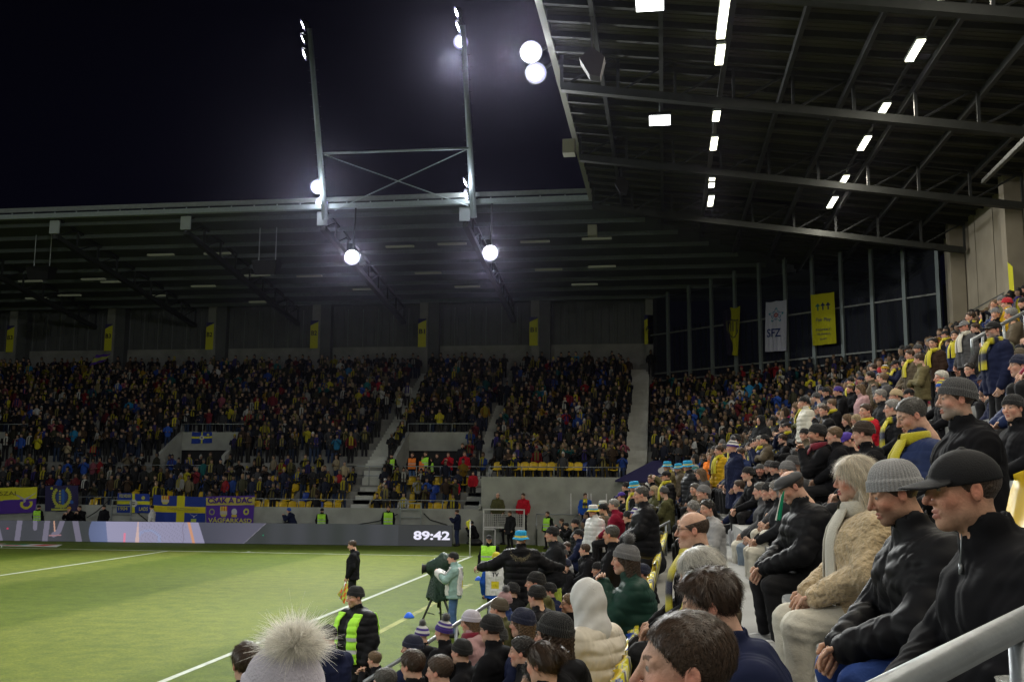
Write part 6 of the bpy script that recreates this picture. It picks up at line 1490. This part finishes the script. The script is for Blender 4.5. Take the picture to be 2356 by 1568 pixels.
# side stand filler rows
SF = []
for r in range(-3, 18):
    y = -36.
    while y < 6.6:
        y += .52
        if rng.random() > .92: continue
        x = xr(r)-.05; z = zt(r); px, py, dp = proj((x, y, z+1.3))
        if dp < 9 or px > 2450 or px < 900: continue
        near = y < -24
        # keep the pitch side of the nearest rows as the photo shows it
        if (r <= -2 and dp < 16) or (r == -1 and dp < 22): continue
        if abs(y+30) < .8 or blocked(x, y, z): continue
        # do not stand in front of the faces picked out by hand
        hid = any(abs(q['vx']-px) < 1.0*q['w'] and -q['w']*.9 < (py-q['vy']) < q['w']*2.2 and dp < q['D']-.2 and q['hero'] for q in SPECS)
        if hid: continue
        sc_ = FV/dp; hd_py = py
        if dp < 30 and any(q['D'] > dp+.25 and abs(q['vx']-px) < .24*sc_+.3*q['w'] and hd_py-.14*sc_ < q['vy'] < hd_py+.55*sc_ for q in SPECS): continue
        SF.append((dp, x, y, z, math.pi+rng.normal()*.25, True if dp < 22 else rng.random() < .7))
n_ind = 0; LIM = 300-len(SPECS)
CAND.sort(key=lambda c: c[0]); rng2 = random.Random(3)
SF.sort()
USED = set()
def slabel(k, where): return 'person in %s jacket and %s%s, %s %s' % (JC[k[0]][0], HTS[k[2]][0], '' if k[1] == 0 else ', %s scarf' % SCF[k[1]][0], 'seated' if k[5] else 'standing', where)
def fresh(k, sit, where):
    for _ in range(80):
        if slabel(k, where) not in USED and len(slabel(k, where).split()) <= 16: break
        k, _v = variant(sit)
    USED.add(slabel(k, where)); return k
JL = 'kkkKnnNGozBkkKnGR'; CVL = [('bn', 'k'), ('bn', 'k'), ('bn', 'G'), ('bn', 'n'), ('hs', 'B'), ('hs', 'B'), ('hs', 't'), ('hs', 'k'), ('cp', 'k'), ('bn', 'g'), ('hl', 'B'), ('hs', 'g'), ('hl', 't')]
for (dp, x, y, z, yaw, sit) in SF:
    rr_ = int(round((x+.05-8.45)/.76)); 
    if dp < 27 and n_ind < 86:
      for _try in range(60):
        cv_, cc = random.choice(CVL); jc = random.choice(JL); ex = Ex([t for t in ((random.choice(['y', 'Y']),) if random.random() < .3 else ())]); st_ = random.choice('jjfhf')
        pose = random.choice(['sl', 'sl', 'sc', 'sm', 'sk']) if sit else random.choice(['st', 'st', 'sx'])
        d = dict(pose=pose, cover=cv_, cc=cc, style=st_, jc=jc, tc='k', ex=ex, bands=None, lab=None, vx=0, vy=0)
        lb = 'person in %s %s, %s%s, %s, %s side stand row' % (CNAME[jc], STN[st_], cover_name(cv_, cc, ex), ', yellow scarf' if 'y' in ex else (', striped scarf' if 'Y' in ex else ''), {'sl': 'seated', 'sc': 'arms folded', 'sm': 'hands raised', 'sk': 'leaning forward', 'st': 'standing', 'sx': 'standing'}[pose], ORD[rr_+5])
        if lb not in USED and len(lb.split()) <= 16: break
      USED.add(lb)
      if 1:
        hz = POSES[pose]['hd']; person((x-hz[0], y, z+hz[1]), yaw, pose, cv_, cc, st_, jc, 'k', random.choice('pppt'), 'f' if cv_ == 'hl' else 'm', ex, random.uniform(-.6, .6), random.uniform(-.05, .25), random.uniform(.92, 1.04), lb); n_ind += 1; continue
    k, v = variant(sit)
    if n_ind < 106 and dp < 40:
        k = fresh(k, sit, 'in %s side stand row' % ORD[rr_+5]); single(k, x, y, z, yaw, 'in %s side stand row' % ORD[rr_+5]); n_ind += 1
    else: add_bulk(v, x, y, z, yaw)
idx = list(range(len(CAND))); rng2.shuffle(idx)
for i in idx:
    _, x, y, z, yaw, sit, wh = CAND[i]; k, v = variant(sit)
    if n_ind < LIM and -30 < x: k = fresh(k, sit, wh); single(k, x, y, z, yaw, wh); n_ind += 1
    else: add_bulk(v, x, y, z, yaw)
for (x, y, z, yaw, sit) in UP+CB: k, v = variant(sit); add_bulk(v, x, y, z, yaw)
for px, py in ((1505, 875), (1520, 905)):
    p = onp(px, py, 1, 24.); add_bulk(lowfig(None, (.35, .012, .02), None, True, False), p[0], p[1], p[2]-1.64, fd)
cr_ = link('crowd', npmesh('crowd', np.concatenate(bulk[0]), np.concatenate(bulk[1]), M_PEOPLE, np.concatenate(bulk[2]))); tag(cr_, 'dense dark crowd of standing fans with yellow scarves filling the upper rows of the stands', 'crowd', kind='stuff')
print('PEOPLE', len(SPECS), n_ind, len(bulk[0]), 'side filler', len(SF), 'cand', len(CAND))
by = {}
for o in list(COL.objects):
    if o.parent is None and o.name.startswith('person') and o.type == 'EMPTY':
        o['label'] = o['label'].replace(' and ', ', ') if len(o['label'].split()) > 16 else o['label']
        if len(o['label'].split()) > 16: o['label'] = ' '.join(o['label'].split()[:16])
        by.setdefault(o['label'], []).append(o)
for lb, os_ in by.items():
    if len(os_) > 1:
        os_.sort(key=lambda o: (Vector(o.location)-Vector(CP)).length)
        for i, o in enumerate(os_): o['label'] = ' '.join(lb.split()[:11]).rstrip(',')+', '+('nearer one' if i == 0 and len(os_) == 2 else ('farther one' if len(os_) == 2 else ORD[i]+' nearest one'))
seen = set()
for o in [o for o in COL.objects if o.parent is None and o.name.startswith('person') and 'group' not in o.keys()]:
    k = 1; o['label'] = ' '.join(o['label'].split()[:16]); lb = o['label']
    while o['label'] in seen: o['label'] = ' '.join(lb.split()[:12])+', %s such person' % ORD[k]; k += 1
    if len(o['label'].split()) > 16: o['label'] = ' '.join(o['label'].split()[:16])
    seen.add(o['label'])
# ================================================================ hair strands, fur, hand-held and loose objects
def strands(name, V, N, flow, n, L, w, colr, parent, M=None, lift=.25, seed=5, jit=.25, keep=None, segs=3):
    g = np.random.default_rng(seed); 
    if keep is not None: m = keep(V); V = V[m]; N = N[m]
    i = g.integers(len(V), size=n); P = V[i]+g.normal(size=(n, 3))*.002; Nn = N[i]; D = flow(P)+g.normal(size=(n, 3))*jit; D = D-Nn*(D*Nn).sum(1)[:, None]; D /= np.linalg.norm(D, axis=1)[:, None]+1e-9
    S = np.cross(D, Nn); Ln = (L*(.6+.7*g.random(n)))[:, None]; pts = []
    for k in range(segs+1):
        t = k/segs; p = P+D*Ln*t+Nn*(lift*Ln*t*(1-.75*t)); wd = w*(1-t*.85); pts += [p-S*wd, p+S*wd]
    Vv = np.concatenate(pts); j = np.arange(n); F = np.concatenate([np.stack([j+(2*k)*n, j+(2*k+1)*n, j+(2*k+3)*n, j+(2*k+2)*n], 1) for k in range(segs)])
    C = np.tile(np.array(colr), (len(Vv), 1))*np.tile(.55+.9*g.random(n), 2*(segs+1))[:, None]; m_ = npmesh(name, Vv, F, mat('hair_strands', None, .45, attr=True, spec=.5), C, smooth=True); o = link(name, m_, parent)
    if M is not None: o.matrix_local = M
    return o
def vnorm(me):
    V = np.empty(len(me.vertices)*3, np.float32); me.vertices.foreach_get('co', V); V = V.reshape(-1, 3); N = np.empty(len(me.vertices)*3, np.float32); me.vertices.foreach_get('normal', N); return V, N.reshape(-1, 3)
def spec_of(k): return next(d for d in SPECS if (d['key']+' ').startswith(k))
def child(o, nm): return next(c for c in o.children if c.name.split('.')[0] == nm)
back = lambda P: np.stack([-.55+0*P[:, 0], P[:, 1]*3, -.35-4*np.clip(-P[:, 0], 0, .1)*1.2], 1)
fwd = lambda P: np.stack([np.where(P[:, 0] > -.02, .45, -.4), P[:, 1]*4+.12, -.9*(np.abs(P[:, 1])*12+np.clip(-P[:, 0]*8, 0, 1))], 1)
down = lambda P: np.stack([-.18+0*P[:, 0], P[:, 1]*1.6, -1+0*P[:, 0]-.0], 1)
for key, fl, n, L, lift, jit in (('5 825', fwd, 12000, .010, .10, .14), ('5 1075', fwd, 9000, .035, .28, .35), ('5 980', down, 7000, .06, .12, .12), ('4 690', down, 9000, .07, .12, .14), ('7 1230', back, 5000, .05, .08, .08), ('7 1200', fwd, 5000, .03, .5, .5), ('8 450', fwd, 4500, .025, .2, .3), ('4 1250', fwd, 4000, .009, .12, .2), ('7 105 ', fwd, 3000, .025, .2, .3)):
    d = spec_of(key); h = child(d['o'], 'hair'); V, N = vnorm(h.data); col = HCOL[d['cc']]
    strands('hair_strand', V, N, fl, n, L, .0011 if n > 5000 else .0014, col, h, None, lift, 5, jit)
M_FUR = bpy.data.materials.new('white_fur'); M_FUR.use_nodes = True; nf_ = M_FUR.node_tree; nf_.nodes.remove(nf_.nodes['Principled BSDF']); a1_, a2_, mx_, at_ = [nf_.nodes.new(t) for t in ('ShaderNodeBsdfDiffuse', 'ShaderNodeBsdfTranslucent', 'ShaderNodeMixShader', 'ShaderNodeAttribute')]
at_.attribute_name = 'Col'; [nf_.links.new(at_.outputs['Color'], q_.inputs['Color']) for q_ in (a1_, a2_)]; nf_.links.new(a1_.outputs[0], mx_.inputs[1]); nf_.links.new(a2_.outputs[0], mx_.inputs[2]); nf_.links.new(mx_.outputs[0], nf_.nodes['Material Output'].inputs['Surface'])
# long white fur pompom in the bottom left corner
d = spec_of('8 755'); pm = child(child(d['o'], 'hat'), 'pompom') if any(c.name.startswith('pompom') for c in child(d['o'], 'hat').children) else None
if pm:
    g = np.random.default_rng(2); n = 16000; D = g.normal(size=(n, 3)); D /= np.linalg.norm(D, axis=1)[:, None]; D[:, 2] = np.abs(D[:, 2])*.9+.1*D[:, 2]; P = D*.018; D2 = D+np.array([.0, 0, .25])+g.normal(size=(n, 3))*.30; L = .034+.020*g.random((n, 1)); clump = np.sin(D[:, :1]*14)*np.sin(D[:, 1:2]*13); L = L*(.9+.35*clump); CU = g.normal(size=(n, 3))*.016; S = np.cross(D2, g.normal(size=(n, 3))); S /= np.linalg.norm(S, axis=1)[:, None]
    pts = []
    for k in range(5): t = k/4; p = P+D2*L*t+(np.array([0, 0, -.022])+CU)*t*t; wd = .0010*(1-t*.85); pts += [p-S*wd, p+S*wd]
    j = np.arange(n); F = np.concatenate([np.stack([j+(2*k)*n, j+(2*k+1)*n, j+(2*k+3)*n, j+(2*k+2)*n], 1) for k in range(4)]); C = np.tile(np.array([.98, .95, .88]), (n*10, 1))*np.tile(.7+.45*g.random(n), 10)[:, None]
    pm.data = npmesh('fur_pompom', np.concatenate(pts), F, M_FUR, C); pm.matrix_local = Matrix.Translation((-.06, 0, .135))
    v_, f_ = nets(lambda P: ell(P, (0, 0, .01), (.034, .034, .03)), (-.05,)*3, (.05,)*3, .008); link('fur_core', npmesh('fur_core', v_, f_, mat('fur_core_white', (.8, .78, .72), 1.)), child(d['o'], 'hat')).matrix_local = pm.matrix_local.copy()  # white core added inside the strands to reflect light and brighten them
# television camera under its rain cover
tp = onp(1005, 1437, 2, 0); tv = thing('broadcast_camera', 'television camera under a dark green rain cover on a tripod beside the touchline', 'camera', tuple(tp)); tv.rotation_euler = (0, 0, math.radians(185))
def capefn(P):
    x, y, z = P[:, 0], P[:, 1], P[:, 2]; d = cone(P, (-.18, 0, 1.42), (.12, 0, 1.30), .20, .17); d = smin(d, cone(P, (-.10, 0, 1.30), (-.02, 0, .62), .19, .27, (1, .95, 1)), .08); d = smin(d, cone(P, (-.22, 0, 1.50), (-.12, 0, 1.56), .10, .09), .05)
    a = np.arctan2(y, x+.05); fold = .022*np.sin(a*7+3*z)*np.clip(1.5-z, 0, 1)+.012*np.sin(a*13+z*9)*np.clip(1.6-z, .1, 1); d = d+fold; d = np.maximum(d, .58+.05*np.sin(a*3)-z); return np.maximum(d, -(d+.02))
V, F = nets(capefn, (-.5, -.4, .45), (.45, .4, 1.75), .018); link('rain_cover', npmesh('cover', V, F, mat('green_nylon', (.016, .038, .026), .5, bump=.3, bscale=9, var=.15)), tv)
b = MB(); b.tube([(.1, 0, 1.3), (.34, 0, 1.27), (.36, 0, 1.27)], [.09, .10, .13], 14); link('lens', b.mesh('lens', M_BLACK, True), tv)
for i in range(3):
    a = 2*math.pi*i/3+.5; b = MB(); b.tube([(-.03, 0, .95), (.45*math.cos(a)-.03, .45*math.sin(a), .0)], [.035, .02], 8); b.tube([(.30*math.cos(a)-.03, .30*math.sin(a), .30), (.10*math.cos(a)-.03, .10*math.sin(a), .25)], .012, 6); link('tripod_leg', b.mesh('leg', M_DSTEEL, True), tv)
b = MB(); b.tube([(-.03, 0, .4), (-.03, 0, 1.0)], .03, 8); link('centre_column', b.mesh('col', M_BLACK, True), tv)
# TV letters on the bibs
def bib_text(o, s, loc, size, rot):
    me = text_mesh(s, size, mat('bib_ink', (.02, .02, .03), .8), .004); q = link('lettering', me, o); q.matrix_local = Matrix.Translation(loc)@rot; return q
for d in SPECS:
    if 'T' in d['ex']:
        front = Matrix(((0, 0, 1, 0), (1, 0, 0, 0), (0, 1, 0, 0), (0, 0, 0, 1))); backm = Matrix(((0, 0, -1, 0), (-1, 0, 0, 0), (0, 1, 0, 0), (0, 0, 0, 1)))
        bib_text(d['o'], 'TV', Vector((.185, 0, 1.32)), .12, front); bib_text(d['o'], 'TV', Vector((-.19, 0, 1.32)), .12, backm)
# assistant referee: flag in hand, badges
lr = next(d for d in SPECS if d['label'].startswith('assistant')); pt = onp(796, 1340, 0, lr['P'][0]-.25)
fl = thing('checkered_flag', 'orange and yellow checkered flag held low by the assistant referee', 'flag', tuple(pt)); b = MB(); wr = onp(801, 1318, 0, lr['P'][0]-.18)
hp_ = [onp(804, 1312, 0, pt[0]), onp(797, 1332, 0, pt[0])]; b.tube([hp_[0], hp_[0]+(hp_[1]-hp_[0])*3.2], .012, 8); wpart('stick', b.mesh('stick', M_WHITE, True), fl)
def fc_(u, v): c = np.tile(np.array([.60, .66, .10]), (len(u), 1)); c[(np.floor(u*4)+np.floor(v*4)) % 2 == 0] = (.78, .16, .03); return c
q_ = [onp(a, b_, 0, pt[0]) for a, b_ in ((792, 1388), (777, 1367), (795, 1340), (809, 1342))]; me = paint_grid('flag_cloth', *q_, 24, 24, fc_, M_VCOL, .012); wpart('flag_cloth', me, fl)
b = MB(); b.box((-.05, .268, 1.28), (.05, .272, 1.36)); b.box((-.045, .268, 1.18), (.045, .272, 1.25))
for a, b_, m_ in ((-.045, 1.30, 0), (-.045, 1.21, 0)): pass
q = link('sleeve_badge', None, lr['o']) if False else None
b = MB(); b.box((-.055, -.358, 1.245), (.035, -.352, 1.345)); b.box((-.05, -.358, 1.175), (.03, -.352, 1.225)); link('sleeve_badge', b.mesh('badge', mat('badge', (.5, .52, .4), .7)), lr['o']).location = (0, .035, 0)
# marker discs on the grass
for px, py, lb in ((941, 1420, 'small blue marker on the grass left of the covered camera'), (1101, 1334, 'small blue marker on the grass beside the person in a TV bib')):
    p = onp(px, py, 2, 0); b = MB(); b.tube([(0, 0, 0), (0, 0, .03), (0, 0, .10), (0, 0, .13)], [.13, .12, .07, .03], 14); tag(link('marker_disc', b.mesh('marker', mat('marker_blue', (.02, .12, .7), .5), True), None, tuple(p)), lb, 'marker')
p = onp(1092, 1249, 1, 6.9); b = MB(); me_ = nets(lambda P: smin(ell(P, (0, 0, .14), (.42, .22, .17)), ell(P, (.1, 0, .24), (.2, .15, .1)), .06)+wrinkle(P, .006), (-.5, -.3, -.05), (.5, .3, .4), .025); tag(link('kit_bag', npmesh('bag', *me_, M_BLACK), None, (p[0], p[1], 0)), 'black kit bag on the grass beside the crouching photographer', 'bag')
# green and white cloth beside the flat cap
fp = spec_of('4 70')['P']; c0 = [atD(1783, 1196, 6.6), atD(1797, 1194, 6.6), atD(1806, 1122, 6.7), atD(1797, 1135, 6.7)]
def fgw(u, v): c = np.tile(np.array([.0, .20, .10]), (len(u), 1)); c[u < .16+.5*np.clip(.3-v, 0, 1)] = (.6, .62, .62); return c
me = paint_grid('paper_flag', *c0, 16, 30, fgw, M_VCOL, .01); tag(link('paper_flag', me), 'green and white paper flag held upright in front of the grey flat cap', 'flag')
# plastic cup on the floor in the corner
p = atD(2335, 1560, 2.35); b = MB(); n = 20; prof = [(.03, -.10), (.042, 0.0), (.044, .0), (.041, -.005), (.029, -.095)]
vs = [(math.cos(2*math.pi*j/n)*r, math.sin(2*math.pi*j/n)*r, z) for r, z in prof for j in range(n)]; b.add(vs, [(i*n+j, i*n+(j+1) % n, (i+1)*n+(j+1) % n, (i+1)*n+j) for i in range(4) for j in range(n)])
gm2 = mat('clear_plastic', (.7, .72, .7), .1, spec=.8); gm2.node_tree.nodes['Principled BSDF'].inputs['Alpha'].default_value = .35; tag(link('plastic_cup', b.mesh('cup', gm2, True), None, tuple(p)), 'clear plastic cup in the bottom right corner under the handrail', 'cup')
# fur trims
def fur_trim(o, pts, r, n, col, L=.03):
    g = np.random.default_rng(4); pts = np.array(pts); i = g.integers(len(pts)-1, size=n); t = g.random((n, 1)); P = pts[i]*(1-t)+pts[i+1]*t; D = g.normal(size=(n, 3)); D /= np.linalg.norm(D, axis=1)[:, None]; a = P+D*r*.4; e = P+D*(r+L*g.random((n, 1))); S = np.cross(D, g.normal(size=(n, 3))); S /= np.linalg.norm(S, axis=1)[:, None]
    V = np.concatenate([a-S*.005, a+S*.005, e]); j = np.arange(n); link('fur_trim', npmesh('fur', V, np.stack([j, j+n, j+2*n], 1), M_KNIT, np.tile(np.array(col), (3*n, 1))*np.tile(.7+.6*g.random(n), 3)[:, None], False), o)
d = spec_of('7 1045'); p_ = POSES['sw']; fur_trim(d['o'], [(p_['nk'][0]-.10-.09*math.cos(a)*.9, .15*math.sin(a), p_['nk'][1]-.06-.10*math.cos(a)) for a in np.linspace(-1.9, 1.9, 12)], .025, 1500, (.30, .26, .17))
d = spec_of('3 480 645'); p_ = POSES['sl']; fur_trim(d['o'], [(p_['nk'][0]-.10-.06*math.cos(a), .13*math.sin(a), p_['nk'][1]-.03) for a in np.linspace(-2.2, 2.2, 12)], .025, 900, (.12, .11, .06))
# zip pull, cap badge and sleeve label of the two nearest people
d = spec_of('4 1745'); p_ = POSES['sk']; b = MB(); b.tube([(p_['nk'][0]+.070, -.0, p_['nk'][1]+.05), (p_['nk'][0]+.080, .01, p_['nk'][1]-.02), (p_['nk'][0]+.085, .012, p_['nk'][1]-.07)], .0025, 6); b.box((p_['nk'][0]+.082, .006, p_['nk'][1]-.1), (p_['nk'][0]+.09, .018, p_['nk'][1]-.07)); link('zip', b.mesh('zip', M_RAIL, True), d['o'])
d = spec_of('4 1070 925'); b = MB(); b.box((.02, .285, .895), (.09, .289, .903)); q = link('sleeve_label', b.mesh('label', M_WHITE), d['o']); q.location = (.09, -.005, 0)

# ================================================================ thin night mist volume, added for a glow round the lamps
hz = MB(); hz.box((-90, -125, -1), (60, 45, 30)); hm_ = bpy.data.materials.new('glow_mist'); hm_.use_nodes = True; hn = hm_.node_tree; hn.nodes.remove(hn.nodes['Principled BSDF'])
pv = hn.nodes.new('ShaderNodeVolumePrincipled'); pv.inputs['Color'].default_value = (.70, .66, 1.0, 1); pv.inputs['Density'].default_value = .00006; pv.inputs['Anisotropy'].default_value = .95
hn.links.new(pv.outputs[0], hn.nodes['Material Output'].inputs['Volume']); tag(link('glow_haze', hz.mesh('glow_haze', hm_)), kind='stuff')
SC.cycles.volume_bounces = 0
